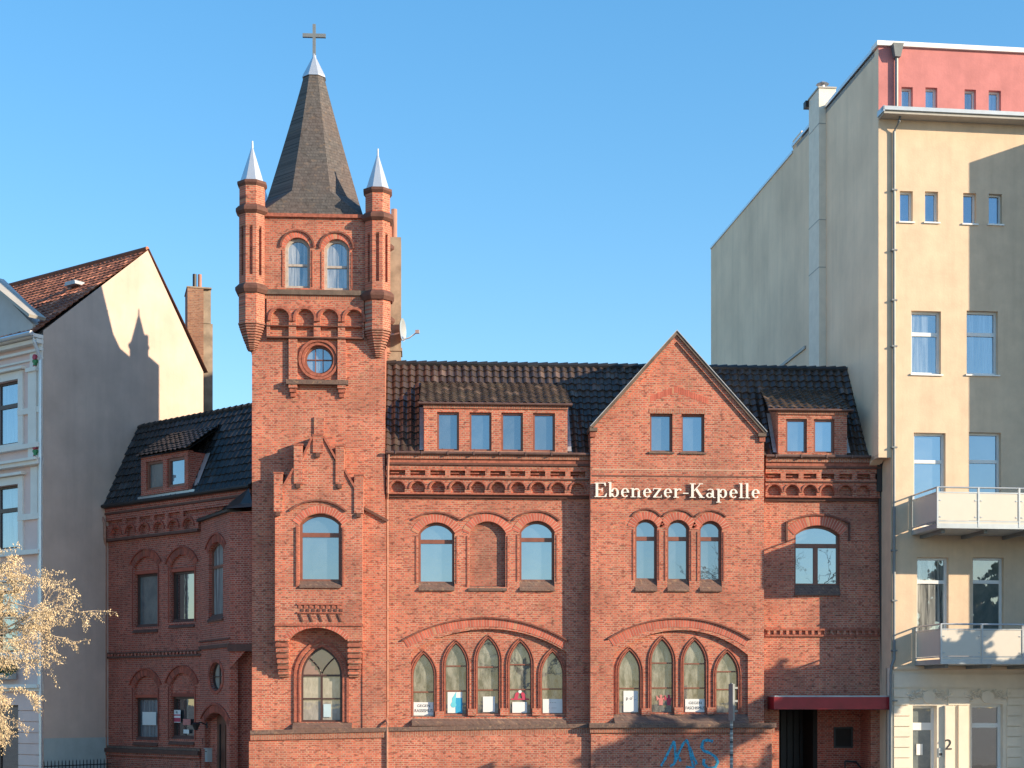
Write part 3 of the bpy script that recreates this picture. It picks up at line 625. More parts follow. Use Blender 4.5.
# roof body of the cross gable runs back into the main roof
gable=m.build('gable_wall',chapel)
for a in gw: window(chapel,archo,a,WG,.24,.07,[('h',M.z(538.3,678,WG),.14)],GSKY,WFR,sill=(a[0]+.001,a[1]-.001,a[2]+.05,gz(591.5)),sillw=.08)
for a in tw: window(chapel,rect,a,WG,.2,.07,[],GSKY,WFR,sill=(a[0]-.05,a[1]+.06,a[2]+.05,a[2]-.06))
m=MB()
for a,xa,xb,yc in((gw[0],631.5,661,508.5),(gw[1],662.5,693.5,509),(gw[2],695,726.5,509.5)):
    cx,cz,r,al=seg(a[0],a[1],a[3],a[4]); voussoirs(m,cx,cz,r+.01,r+.27,pi/2-al-.1,pi/2+al+.1,WG-.01,WG+.016)
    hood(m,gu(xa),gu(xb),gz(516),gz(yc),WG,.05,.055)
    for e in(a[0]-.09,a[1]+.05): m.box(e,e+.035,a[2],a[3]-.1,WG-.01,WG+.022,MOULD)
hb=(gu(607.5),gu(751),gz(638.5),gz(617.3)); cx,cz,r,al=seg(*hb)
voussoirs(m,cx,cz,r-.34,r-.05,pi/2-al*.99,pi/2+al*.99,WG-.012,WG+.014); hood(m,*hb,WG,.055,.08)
# shallow pointed relief over the attic windows
for s_,(xa,ya,xb,yb) in enumerate(((648,403,676,392.5),(676,392.5,708,404))):
    A_=Vector((gu(xa),gz(ya)));B_=Vector((gu(xb),gz(yb))); n_=14
    for k_ in range(n_):
        p=A_.lerp(B_,(k_+.08)/n_); p2=A_.lerp(B_,(k_+.92)/n_); h_=.27
        m.prism([(p.x,p.y),(p2.x,p2.y),(p2.x,p2.y+h_*.8),(p.x,p.y+h_*.8)],WG-.01,WG+.005,VOU)
m.box(tw[0][0]-.03,tw[1][1]+.05,tw[0][3]+.001,tw[0][3]+.17,WG-.01,WG+.012,SOL)
m.box(gu(592),gu(763),gz(477),gz(475.8),WG-.01,WG+.012,MOULDD); m.box(gu(592),gu(763),gz(470.3),gz(469.4),WG-.01,WG+.008,MORT)
for k_ in range(9):                                      # toothed dark stretchers up both edges
    yy=520+k_*22; 
    for xa,xb in((592.5,597),(758,763.5)): m.box(gu(xa),gu(xb),gz(yy+1.4),gz(yy),WG-.01,WG+.004,BRW)
m.build('gable_trim',chapel)
GL=lancets(WG+WL,[(618.5,640.4,650,714,(688.4,)),(651,673.2,639,713,(663,688)),(683.4,706,640,713,(663.7,688)),(716,738.2,652,713.5,(671.6,689.5))],None,archo(*bigB,n=30),0,'gable_arch_filling')
m=MB()
A_=Vector((gu(592),gz(429,592)));B_=Vector((gu(676.3),gz(335.5,676.3)));C_=Vector((gu(764),gz(434.5,764)))
def chev(o0,o1,w0,w1,mat):
    n1=Vector((-(B_-A_).y,(B_-A_).x)).normalized(); n2=Vector((-(C_-B_).y,(C_-B_).x)).normalized(); h_=n1+n2; h_=h_/h_.dot(n1)
    m.prism([tuple(A_+n1*o0),tuple(B_+h_*o0),tuple(C_+n2*o0),tuple(C_+n2*o1),tuple(B_+h_*o1),tuple(A_+n1*o1)],w0,w1,mat)
chev(0,.09,-1.2,WG+.14,COPE); chev(.092,.115,-1.2,WG+.17,LEAD); chev(-.15,-.003,WG-.01,WG+.07,BR)
m.box(gu(589.3),gu(597),gz(431.5,590),gz(428,590),-.6,WG+.14,COPE); m.box(gu(757.5),gu(765.5),gz(437,763),gz(433.5,763),-.6,WG+.14,COPE)
m.box(gu(590),gu(595.5),gz(437,590),gz(431.6,590),WG-.2,WG+.08,MOULD); m.box(gu(759),gu(764.8),gz(442,763),gz(437.1,763),WG-.2,WG+.08,MOULD)
m.build('gable_coping',gable)
# gable plinth and ledge
m=MB(); m.box(gu(592)-.05,gu(771),0,gz(733.5),-.2,WG+.14,BR)
m.box(gu(591)-.05,gu(773.5),gz(732.6),gz(727.6),-.2,WG+.20,SOL); m.box(gu(590)-.05,gu(774.5),gz(727.5),gz(723),-.2,WG+.30,SILL)
sloped(m,gu(614),gu(748),gz(714),gz(723.2)-.07,WG+WL,WG+.28,SILL)
m.build('gable_plinth',chapel)
# graffiti
m=MB(); WGf=WG+.145
def stroke(m,pts,wd,w,mat):
    P_=[Vector((M.u(x,w),M.z(y,x,w))) for x,y in pts]
    Q=[]
    for i in range(len(P_)-1):                           # resample
        for k_ in range(5): Q.append(P_[i].lerp(P_[i+1],k_/5))
    Q.append(P_[-1]); a=[];b=[]
    for i,p in enumerate(Q):
        t=(Q[min(i+1,len(Q)-1)]-Q[max(0,i-1)]).normalized(); n=Vector((-t.y,t.x)); h=wd*(.8+.4*random.random())/2
        a.append(tuple(p+n*h)); b.append(tuple(p-n*h))
    m.band(a,b,w,w+.003,mat)
for i,pt in enumerate(([(661,766),(664,761),(669,751),(674,741)],[(674,741),(675.3,750),(675.5,759),(674,764),(670,766.5)],[(675,763),(679,752),(683,744),(686.5,739.5)],[(686.5,739.5),(689,746),(691,756),(693,766)],[(690,747),(693,756),(696.5,763),(693,768),(686,767)],
    [(713,741.5),(708,740),(703.5,741),(701.5,747),(704,751),(710,753),(715.5,757),(718,762),(715,768),(708,768),(703.5,764),(704,759)],[(679,757),(680.5,761.5)])): stroke(m,pt,.085 if i!=5 else .10,WGf+.001*i,GRAF)
m.build('graffiti',chapel)
# ---- right section ----
m=MB(); su=lambda x: M.u(x,0); sz=lambda y,x=820: M.z(y,x,0)
rw=AO(794.5,840,585.5,535,525.5,0); sr=su(881.5)
op=(su(779),su(871),-.0,sz(705))
m.prism([(su(763.5),0),(op[0],0),(op[0],op[3]),(op[1],op[3]),(op[1],0),(sr,0),(sr,sz(456)),(su(763.5),sz(456))],-WB,0,BR,[archo(*low(rw,sz(594.5)))])
m.box(su(763.5),sr,op[3]+.02,sz(457),-WB-.4,-WB,BR)
m.box(su(765),su(879.5),sz(630.6),sz(628.8),-.01,.09,MOULD); m.box(su(765),su(879.5),sz(636.6),sz(634.8),-.01,.07,MOULD)
for k_ in range(18):
    x_=767+k_*6.3; m.box(su(x_),su(x_+2.6),sz(634.7),sz(630.7),-.01,.08,BR)
side=m.build('side_wall',chapel)
window(chapel,archo,rw,0,.22,.08,[('h',sz(545.5),.15),('v',su(816.8),None,sz(546),.16)],GSKY,WFR,sill=(rw[0]+.001,rw[1]-.001,sz(584.5),sz(595.5)),sillw=.08)
m=MB(); cx,cz,r,al=seg(rw[0],rw[1],rw[3],rw[4]); voussoirs(m,cx,cz,r+.01,r+.36,pi/2-al-.02,pi/2+al+.02,-.01,.016)
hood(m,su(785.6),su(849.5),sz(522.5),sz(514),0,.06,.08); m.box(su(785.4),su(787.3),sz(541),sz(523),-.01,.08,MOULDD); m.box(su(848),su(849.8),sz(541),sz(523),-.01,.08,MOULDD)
m.build('side_window_trim',chapel)
# porch behind the opening
m=MB(); pz_=op[3]; du=su(828)
m.box(op[0]-.3,op[1]+.3,pz_+.001,pz_+.2,-3.2,-WB+.001,DARKIN); m.box(du,op[1]+.3,0,pz_,-1.75,-1.45,BRD); m.box(op[0]-.3,op[0]-.05,0,pz_,-3.2,-WB,BRD); m.box(op[1]+.05,op[1]+.3,0,pz_,-3.2,-WB-.001,BRD)
m.box(op[0]-.3,du+.2,0,pz_,-3.2,-3.0,DARKIN); m.box(du-.16,du-.001,0,pz_,-3.0,-1.45,DARKIN); m.box(op[0]-.3,op[1]+.3,0,pz_,-3.4,-3.21,DARKIN)
for k_ in range(7): m.box(op[0]+.05+k_*.24,op[0]+.25+k_*.24,.1,pz_-.2,-3.0,-2.95,BLACK)
porch=m.build('porch',chapel)
m=MB(); m.band(rect(M.u(834,-1.4),M.u(853,-1.4),M.z(748,844,-1.4),M.z(727,844,-1.4)),rect(M.u(834,-1.4),M.u(853,-1.4),M.z(748,844,-1.4),M.z(727,844,-1.4),.06),-1.46,-1.41,BLACK,closed=True); m.box(M.u(834,-1.4)+.05,M.u(853,-1.4)-.05,M.z(748,844,-1.4)+.05,M.z(727,844,-1.4)-.05,-1.46,-1.44,DARKIN); m.build('porch_hatch',chapel)
m=MB(); wz=-.9; m.tube([(M.u(845,wz),wz,M.z(761,850,wz)),(M.u(856,wz),wz,M.z(762,850,wz)),(M.u(861,wz),wz,M.z(768,850,wz)),(M.u(864,wz),wz,.0)],.035,BLACK); m.tube([(M.u(845,wz),wz,M.z(761,850,wz)),(M.u(845,wz),wz,0)],.03,BLACK); m.build('handrail',chapel)
# red canopy
m=MB(); wc=1.0; ca=M.u(774,wc); cb_=M.u(892.3,wc); czb,czt=M.z(709.3,830,wc),M.z(697,830,wc)
m.box(ca,cb_,czb,czt,0.02,wc,REDC); m.box(ca+.03,cb_-.03,czt+.001,czt+.05,.02,wc-.03,LEAD)
m.box(ca+.05,cb_-.05,czb-.012,czb-.001,.05,wc-.05,BLACK)
m.build('canopy',chapel)
# downpipes
m=MB(); x_=M.u(879.8,.1); m.tube([(x_-.02,.38,sz(459)),(x_+.0,.30,sz(463)),(x_,.12,sz(474)),(x_,.12,sz(505)),(x_+.07,.12,sz(640)),(x_+.1,.12,czt)],.06,BLACK,10)
m.box(x_-.14,x_+.14,sz(492),sz(461),.03,.26,BLACK); m.build('black_downpipe',chapel)
m=MB(); x_=nu(387.4); m.tube([(x_+.05,.32,nz(456,390)),(x_+.03,.30,nz(468,390)),(x_+.02,.27,nz(494,390)),(x_,.10,nz(500,390)),(x_,.08,nz(715,390)),(x_,.42,nz(722,390)),(x_,.53,nz(727,390)),(x_,.53,.1)],.042,DPIPE,10)
for y_ in(520,565,610,660,700): m.box(x_-.06,x_+.06,nz(y_+1.2,390),nz(y_,390),.0,.13,DPIPE)
m.build('downpipe',chapel)
# ---- main roof ----
ez=nz(453.5); SB=2.15; rz=M.z(365.5,515,-SB)
rr0=nu(384.5); rr1=M.u(845.5,-SB)+1.0
m=MB(); tiles((rr0,.20,ez-.02),(su(882),.20,ez-.06),(M.u(882,0),-SB,rz-.02),(rr0,-SB,rz),TILE,mb=m,pu=.275,ps=.31,amp=.052)
m.add([(rr0,-SB,rz+.03),(su(882),-SB,rz+.01),(su(882),-SB-7,rz-2.5),(rr0,-SB-7,rz-2.5)],[(0,1,2,3)],TILED)
m.add([(rr0,.15,ez-.1),(su(882),.15,ez-.1),(su(882),-SB,rz-.12),(rr0,-SB,rz-.12)],[(0,1,2,3)],DARKIN)
m.box(rr0,su(882),3,ez-.1,-9,-8.6,BR)
nr=int((su(882)-rr0)/.36)
for k_ in range(nr):
    a_=rr0+k_*(su(882)-rr0)/nr; b_=a_+(su(882)-rr0)/nr; m.tube([(a_,-SB-.02,rz+.01),(b_+.02,-SB-.02,rz+.03)],.11,TILED,8,[.10,.125])
roof=m.build('roof',chapel)
sl_=(rz-ez)/(SB+.22)
def rw_at(zv): return .22-(zv-ez)/sl_            # w of the roof surface at height z
def dormer(x0,x1,ytop,ybot,wins,ylow,yhi,name='dormer',ex0=5,ex1=4):
    """brick-fronted catslide dormer"""
    wd_=.36; a,b=M.u(x0,wd_),M.u(x1,wd_); xm=(x0+x1)/2; zt,zb=M.z(ytop,xm,wd_),M.z(ybot,xm,wd_)
    H=[rect(M.u(q0,wd_),M.u(q1,wd_),M.z(yb_,xm,wd_),M.z(ya_,xm,wd_)) for q0,q1,ya_,yb_ in wins]
    m=MB(); m.prism([(a,zb),(b,zb),(b,zt),(a,zt)],wd_-.30,wd_,BR,H)
    m.box(a+.01,b-.01,zb-.3,zt-.01,wd_-.45,wd_-.30,DARKIN)
    bk=rw_at(zt)-.25
    for e0,e1 in((a,a+.2),(b-.2,b)): m.add([(e,w_,z_) for e in(e0,e1) for w_,z_ in((wd_-.3,zb),(wd_-.3,zt),(bk-.3,zt+.3),(bk,zt-.1))],[(0,1,2,3),(4,5,6,7),(0,1,5,4),(1,2,6,5),(2,3,7,6),(0,3,7,4)],BRW)
    m.box(a-.02,b+.02,zt-.13,zt-.005,wd_-.02,wd_+.05,SOL)
    o=m.build(name,chapel)
    tg=.50; ea,eb_=M.u(x0-ex0,wd_),M.u(x1+ex1,wd_); s_=(zt+.10-ez-.0)  # solve meeting line
    # roof line: z=ez+sl_*(.22-w); catslide: z=zt+.1+tg*(.25-w)
    wm=(ez+sl_*.22-(zt+.06)-tg*.46)/(sl_-tg); zm=ez+sl_*(.22-wm)
    t=MB(); tiles((ea,.46,zt+.03),(eb_,.46,zt+.03),(eb_-.10,wm,zm+.07),(ea+.10,wm,zm+.07),TILEM,mb=t,pu=.275,ps=.24,amp=.045,step=.04)
    t.add([(ea+.02,.44,zt+.0),(eb_-.02,.44,zt+.0),(eb_-.35,wm,zm),(ea+.3,wm,zm)],[(0,1,2,3)],DARKIN)
    t.box(ea,eb_,zt-.03,zt+.02,.36,.445,GUT); t.tube([(ea-.02,.49,zt+.02),(eb_+.02,.49,zt+.02)],.045,GUT,8)
    t.build('dormer_roof',o)
    fl=MB()
    for e,sg in((a,-1),(b,1)):
        for k_ in range(8):
            f0,f1=k_/8,(k_+1)/8; za,zc_=zb+(zt-zb)*f0,zb+(zt-zb)*f1+.02
            fl.add([(e+sg*.01,rw_at(za)+.02,za+.10),(e+sg*.15,rw_at(za)+.05,za+.10),(e+sg*.15,rw_at(zc_)+.05,zc_+.10),(e+sg*.01,rw_at(zc_)+.02,zc_+.10)],[(0,1,2,3)],LEAD)
    fl.build('flashing',o)
    for h in H: window(chapel,rect,(h[0][0],h[1][0],h[0][1],h[2][1]),wd_,.16,.07,[],GSKY,WFR,name='dormer_window')
dormer(424,567.5,405,453,[(437,459,412.5,451),(469.5,491.5,412.5,451),(501.3,523,412.5,451),(533,555,412.5,451)],0,0)
dormer(778,847,411,455,[(786,807,419,453),(813.8,834.5,419,453)],0,0,ex0=10,ex1=5)
# cross-gable roof planes behind the coping
m=MB(); apx=gu(676.3); azv=gz(338,676)
zl=ez-.2; 
m.add([(gu(594),-.5,gz(432,592)),(apx,-.5,azv),(apx,-SB-1.2,azv),(gu(594),.1,gz(432,592))],[(0,1,2,3)],TILED)
m.add([(gu(761),-.5,gz(438,763)),(apx,-.5,azv),(apx,-SB-1.2,azv),(gu(761),.1,gz(438,763))],[(0,1,2,3)],TILED)
# left plane reaching the main roof
m.add([(gu(594),-.6,gz(432,592)-.02),(apx,-.6,azv-.02),(apx,rw_at(azv) if azv<rz else -SB-1.0,azv-.02),(gu(594),rw_at(gz(432,592))-.02,gz(432,592)-.02)],[(0,1,2,3)],TILED)
m.add([(gu(761),-.6,gz(438,763)-.02),(apx,-.6,azv-.02),(apx,rw_at(azv) if azv<rz else -SB-1.0,azv-.02),(gu(761),rw_at(gz(438,763))-.02,gz(438,763)-.02)],[(0,1,2,3)],TILED)
m.build('gable_roof',chapel)
# string on the left tower strip etc.
# ------------------------------------------------------------ lettering over the gable windows
def serif_word(m,word,u0,u1,zb,H,w,mat):
    """a book-serif alphabet built from stems, hairlines, bowls and slab serifs; heights in units of the capital height"""
    X=.64; st=.135; hl_=.05; sf=.05; xx=[0.0]; D_=.06; cnt=[0]
    items=[]
    def B(a,b,c,d_): items.append(('b',a,b,c,d_))
    def ARC(cx,cz,rx,rz,a0,a1,t0,t1): items.append(('a',cx,cz,rx,rz,a0,a1,t0,t1))
    def PL(pts): items.append(('p',pts))
    for ch in word:
        x=xx[0]
        if ch=='E':
            B(x+.06,x+.06+st,0,1);B(x,x+.62,0,hl_+.01);B(x,x+.60,1-hl_-.01,1);B(x+.1,x+.42,.49,.49+hl_);B(x+.38,x+.42,.38,.64);PL([(x+.62,0),(x+.66,.26),(x+.62,.26),(x+.5,.04)]);PL([(x+.60,1),(x+.60,.76),(x+.565,.76),(x+.48,.96)]);ad=.72
        elif ch=='b':
            B(x+.06,x+.06+st*.85,.02,1.04);B(x,x+.1,.99,1.04);ARC(x+.36,X/2,.22,X/2,-pi*.93,pi*.93,hl_,st*.95);ad=.64
        elif ch=='e':
            ARC(x+.27,X/2,.22,X/2,.25*0,pi*1.75,hl_,st*.95);B(x+.1,x+.48,X/2,X/2+hl_);ad=.56
        elif ch=='n':
            B(x+.07,x+.07+st*.85,0,X);B(x,x+.27,0,sf);B(x,x+.1,X-sf,X);ARC(x+.33,X-.24,.17,.24,0.05,pi*.85,st*.9,hl_);B(x+.50-st*.85,x+.50,0,X-.22);B(x+.34,x+.57,0,sf);ad=.63
        elif ch=='z':
            B(x+.02,x+.46,X-hl_,X);B(x+.02,x+.48,0,hl_);PL([(x+.02,hl_),(x+.15,hl_),(x+.46,X-hl_),(x+.33,X-hl_)]);B(x+.02,x+.055,X-.17,X);B(x+.445,x+.48,0,.18);ad=.55
        elif ch=='r':
            B(x+.07,x+.07+st*.85,0,X);B(x,x+.30,0,sf);B(x,x+.1,X-sf,X);ARC(x+.32,X-.19,.15,.19,pi*.25,pi*.95,hl_*1.6,hl_);ARC(x+.385,X-.1,.055,.06,0,2*pi,.05,.05);ad=.48
        elif ch=='-': B(x+.03,x+.33,.27,.34);ad=.40
        elif ch=='K':
            B(x+.08,x+.08+st,0,1);B(x,x+.32,0,sf);B(x,x+.32,1-sf,1);PL([(x+.2,.40),(x+.62,1),(x+.56,1),(x+.2,.50)]);PL([(x+.30,.54),(x+.40,.66),(x+.74,0),(x+.58,0)]);B(x+.48,x+.72,1-sf,1);B(x+.50,x+.80,0,sf);ad=.84
        elif ch=='a':
            B(x+.34,x+.34+st*.85,.06,X-.15);ARC(x+.27,X-.19,.185,.19,0.0,pi*.85,hl_*1.3,hl_);ARC(x+.22,.18,.18,.18,pi*.1,pi*1.95,hl_,st*.8);B(x+.40,x+.54,0,sf);B(x+.40,x+.46,0,.1);ad=.59
        elif ch=='p':
            B(x+.07,x+.07+st*.85,-.32,X);B(x,x+.27,-.32,-.32+sf);B(x,x+.1,X-sf,X);ARC(x+.36,X/2,.22,X/2,-pi*.93,pi*.93,hl_,st*.95);ad=.66
        elif ch=='l': B(x+.07,x+.07+st*.85,0,1.04);B(x,x+.27,0,sf);B(x,x+.1,.99,1.04);ad=.32
        items.append(('n',)); xx[0]+=ad
    W_=xx[0]; sx=(u1-u0)/W_
    for it in items:
        cnt[0]+=1; dw=D_+.0012*(cnt[0]%7)
        if it[0]=='b': m.box(u0+it[1]*sx,u0+it[2]*sx,zb+it[3]*H,zb+it[4]*H,w+.04,w+.04+dw,mat)
        elif it[0]=='p': m.prism([(u0+a*sx,zb+b*H) for a,b in it[1]],w+.04,w+.04+dw,mat)
        elif it[0]=='a':
            _,cx,cz,rx,rz_,a0,a1,t0,t1=it; A_=[];B_=[]
            for k_ in range(19):
                a=a0+(a1-a0)*k_/18; t=t0+(t1-t0)*abs(math.cos(a)); 
                A_.append((u0+(cx+rx*math.cos(a))*sx,zb+(cz+rz_*math.sin(a))*H)); B_.append((u0+(cx+(rx-t)*math.cos(a))*sx,zb+(cz+(rz_-t*.9)*math.sin(a))*H))
            m.band(A_,B_,w+.04,w+.04+dw,mat)
m=MB(); serif_word(m,'Ebenezer-Kapelle',gu(594.3),gu(760.5),gz(498,678),gz(483.7,678)-gz(498,678),WG,LETTER)
sg=thing('church_sign','cream serif letters reading Ebenezer-Kapelle across the brick gable','sign',(0,YM,0)); m.build('letters',sg)
# ------------------------------------------------------------ brick wing left of the tower
wing=thing('parsonage','shaded dark red brick house between the chapel tower and the pale townhouse','house',tuple(W.o),W.a)
wu=lambda x,w=0: W.u(x,w); wz=lambda y,x,w=0: W.z(y,x,w)
def WA(x0,x1,yb,ys,yc,w=0): xm=(x0+x1)/2; return W.u(x0,w),W.u(x1,w),W.z(yb,xm,w),W.z(ys,xm,w),W.z(yc,xm,w)
def WR(x0,x1,y0,y1,w=0): xm=(x0+x1)/2; return W.u(x0,w),W.u(x1,w),W.z(y1,xm,w),W.z(y0,xm,w)
we0,we1=wu(107.5),wu(256); wtop=wz(506,113)
a1=WA(134,157.5,627,567,556.5); a2=WA(170,194,622,566,554.5); a3=WA(134,157.5,740,688,676); a4=WA(170,194,739,686,673)
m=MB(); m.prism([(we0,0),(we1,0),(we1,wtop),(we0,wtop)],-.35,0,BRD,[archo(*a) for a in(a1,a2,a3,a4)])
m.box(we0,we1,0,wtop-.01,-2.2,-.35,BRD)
m.build('wall',wing)
m=MB()
for a,yl in((a1,571),(a2,568.5),(a3,695),(a4,694)):
    cx,cz,r,al=seg(a[0],a[1],a[3],a[4]); zl=W.z(yl,145 if a in(a1,a3) else 182)
    m.prism([p for p in archo(a[0],a[1],zl,a[3] if a[3]>zl else zl+.02,a[4])],-.30,-.10,BRD)       # brick tympanum
    m.box(a[0]-.01,a[1]+.01,zl-.10,zl+.02,-.30,-.05,MOULD if False else VOUD)
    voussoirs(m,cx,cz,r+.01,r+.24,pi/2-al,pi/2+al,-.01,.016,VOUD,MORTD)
    m.band(arc_pts(cx,cz,r+.26,pi/2-al,pi/2+al,20),arc_pts(cx,cz,r+.31,pi/2-al,pi/2+al,20),-.01,.06,VOUD)
    for e in(a[0]-.1,a[1]+.05): m.box(e,e+.05,a[2],a[3],-.01,.03,VOUD)
    m.build('window_arch',wing); m=MB()
for a,yl,gl in((a1,571,GSHADE),(a2,568.5,GDARK),(a3,695,GBLUE),(a4,694,GDARK)):
    zl=W.z(yl,145 if a in(a1,a3) else 182)-.10; window(wing,rect,(a[0],a[1],a[2],zl),0,.24,.09,[],gl,WFD,sill=(a[0]-.04,a[1]+.04,a[2]+.12,a[2]-.22),sillmat=MOULDD)
# cornice
m=MB(); e0,e1=we0-.05,wu(254); Zc=lambda y: wz(y,113)
ch=[(509,506.5,.22,MOULDD),(513,509.1,.16,BRD),(515,513.1,.19,MOULDD),(519,515.1,.13,BRD)]
for yb,yt,pr,mt in ch: m.box(e0,e1,Zc(yb),Zc(yt),-.01,pr,mt)
hs=[];cs=[wu(x) for x in(119.5,133.5,147.5,162,176.5,191.5)]
m.box(e0,e1,Zc(521),Zc(519.1),-.01,.12,BRD); m.box(e0,e1,Zc(529),Zc(526),-.01,.12,BRD)
for a,b in zip(cs,cs[1:]): m.box((a+b)/2-.1,(a+b)/2+.1,Zc(526),Zc(521),-.01,.12,BRD)
for c in cs: hs.append([(c-.27,Zc(538.5)),(c+.27,Zc(538.5))]+arc_pts(c,Zc(535.5),.27,0,pi,12))
m.prism([(e0,Zc(539)),(wu(201),Zc(539)),(wu(201),Zc(529.1)),(e0,Zc(529.1))],-.01,.13,BRD,hs)
for c in cs: m.band(arc_pts(c,Zc(535.5),.29,0,pi,14),arc_pts(c,Zc(535.5),.36,0,pi,14),.12,.19,VOUD)
m.box(e0,wu(201),Zc(541.5),Zc(539.1),-.01,.17,MOULDD)
m.build('cornice',wing); m=MB()
m.box(we0,wu(202),wz(658.5,113),wz(656.7,113),-.01,.08,MOULDD); m.box(we0,wu(202),wz(654,113),wz(652.8,113),-.01,.08,MOULDD)
for k_ in range(26): 
    q0=we0+.1+k_*.22
    if q0<wu(201): m.box(q0,q0+.11,wz(656.6,113),wz(654.1,113),-.01,.07,BRD)
m.build('string_course',wing); m=MB(); m.box(we0,wu(202),wz(752,113)-.12,wz(752,113),-.01,.14,BRD); m.box(we0-.02,wu(202),wz(751.9,113),wz(748,113),-.01,.2,MOULDD); m.box(we0,wu(202),0,wz(753,113)-.12,-.01,.09,BRD)
m.box(we0,wu(202),wz(747.9,113),wz(745.5,113),-.02,.10,SILL)
m.build('base_ledge',wing)
# roof and dormer
rs=1.45; rzz=W.z(427.5,139,-rs)
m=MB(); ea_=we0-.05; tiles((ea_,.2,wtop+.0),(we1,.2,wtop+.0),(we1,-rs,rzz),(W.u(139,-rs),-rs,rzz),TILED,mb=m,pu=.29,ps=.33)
m.add([(W.u(139,-rs),-rs,rzz),(we1,-rs,rzz),(we1,-rs-6,rzz-1.5),(W.u(139,-rs),-rs-6,rzz-1.5)],[(0,1,2,3)],TILED)
m.add([(ea_,.1,wtop-.08),(we1,.1,wtop-.08),(we1,-rs,rzz-.1),(W.u(139,-rs),-rs,rzz-.1)],[(0,1,2,3)],DARKIN)
m.tube([(ea_,.3,wtop-.02),(we1,.3,wtop-.02)],.075,BLACK,8)
ut_=W.u(139,-rs); n_=int((we1-ut_)/.36)
for k_ in range(n_): a_=ut_+k_*(we1-ut_)/n_; m.tube([(a_,-rs,rzz+.0),(a_+(we1-ut_)/n_+.02,-rs,rzz+.02)],.1,TILED,8,[.09,.115])
m.build('roof',wing)
wsl=(rzz-wtop)/(rs+.2); rwat=lambda zz: .2-(zz-wtop)/wsl
m=MB(); wd_=.30; x0,x1=W.u(141,wd_),W.u(188,wd_); zb_,zt_=W.z(490,165,wd_),W.z(455,165,wd_)
dw=[WR(146,163,459.5,489,wd_),WR(167,184.5,458,487,wd_)]
lo,hi=min(dw[0][2],dw[1][2])-.0,max(dw[0][3],dw[1][3])
dw=[(d_[0],d_[1],lo+.02,hi-.05) for d_ in dw]
m.prism([(x0,lo-.15),(x1,lo-.15),(x1,hi+.15),(x0,hi+.15)],wd_-.25,wd_,BRD,[rect(*d_) for d_ in dw]); m.box(x0+.02,x1-.02,lo-.15,hi+.1,wd_-.4,wd_-.25,DARKIN)
for e0_,e1_ in((x0,x0+.15),(x1-.15,x1)): m.box(e0_,e1_,lo-.1,hi+.1,rwat(hi)-.3,wd_-.25,BRD)
dm=m.build('dormer',wing)
t=MB(); zq=hi+.18; wm=(wtop+wsl*.2-zq-.62*.45)/(wsl-.62); zm=wtop+wsl*(.2-wm)
tiles((x0-.2,.45,zq),(x1+.2,.45,zq),(x1+.1,wm,zm+.1),(x0+.0,wm,zm+.1),TILED,mb=t,pu=.29,ps=.25); t.add([(x0-.2,.43,zq-.04),(x1+.2,.43,zq-.04),(x1+.1,wm,zm),(x0,wm,zm)],[(0,1,2,3)],DARKIN); t.build('dormer_roof',dm)
t=MB(); t.add([(x1+.02,rwat(lo)+.04,lo),(x1+.35,rwat(lo)+.08,lo),(x1+.35,rwat(hi)+.08,hi+.1),(x1+.02,rwat(hi)+.04,hi+.1)],[(0,1,2,3)],ZPALE); t.add([(x0-.02,rwat(lo)+.04,lo),(x0-.2,rwat(lo)+.08,lo),(x0-.1,rwat(hi)+.08,hi+.1),(x0-.02,rwat(hi)+.04,hi+.1)],[(0,1,2,3)],ZPALE); t.box(x0-.3,x1+.3,lo-.3,lo-.16,.1,.24,ZINC); t.build('flashing',dm)
for d_,gl in zip(dw,(GSHADE,GSKY)): window(wing,rect,d_,wd_,.14,.10,[],gl,WFR,name='dormer_window')
m=MB(); x_=we0+.02; m.tube([(x_-.1,.3,Zc(508)),(x_-.05,.28,Zc(514)),(x_+.12,.22,Zc(524)),(x_+.12,.22,Zc(538)),(x_,.1,Zc(546)),(x_,.1,0)],.06,DPIPE,8); m.build('downpipe',wing)
# stair turret: a polygonal projection with the door
m=MB(); P0=W.hit(200); 
def hitplane(px,P,ang):
    F_=Frame((P.x,P.y),ang); return F_.hit(px)
angA=R(-62-3.5)+0; FA_=Frame((P0.x,P0.y),angA); P1=FA_.hit(229.5); angB=R(-20-3.5); FB_=Frame((P1.x,P1.y),angB); P2=FB_.hit(253.5)
FA=Frame((P0.x,P0.y),angA)
def loc(p): q=p-W.o; return (q.dot(W.d),q.dot(W.n))
zst=FA.z(517,215); 
# local outline in wing coordinates
A0,A1,A2=loc(P0),loc(P1),loc(P2)
stair=bpy.data.objects.new('stair_turret',None)
sh=(210,222.5)
fa=MB()
def FAa(x0,x1,yb,ys,yc,w=0): xm=(x0+x1)/2; return FA.u(x0,w),FA.u(x1,w),FA.z(yb,xm,w),FA.z(ys,xm,w),FA.z(yc,xm,w)
uA=FA.u(229.5)
s1=FAa(208.5,223,618,550,542); ov=(FA.u(216),FA.z(676.5,216)); dr=FAa(204.5,226.5,790,722,712.5); dr=(dr[0],dr[1],.15,dr[3],dr[4])
oval=[(ov[0]+(FA.u(222.5)-FA.u(210))/2*math.cos(2*pi*k/24),ov[1]+.52*math.sin(2*pi*k/24)) for k in range(24)]
fa.prism([(0,0),(uA,0),(uA,zst),(0,zst)],-.3,0,BRD,[archo(*s1),oval,archo(*dr)])
fao=fa.build('stair_turret',wing)
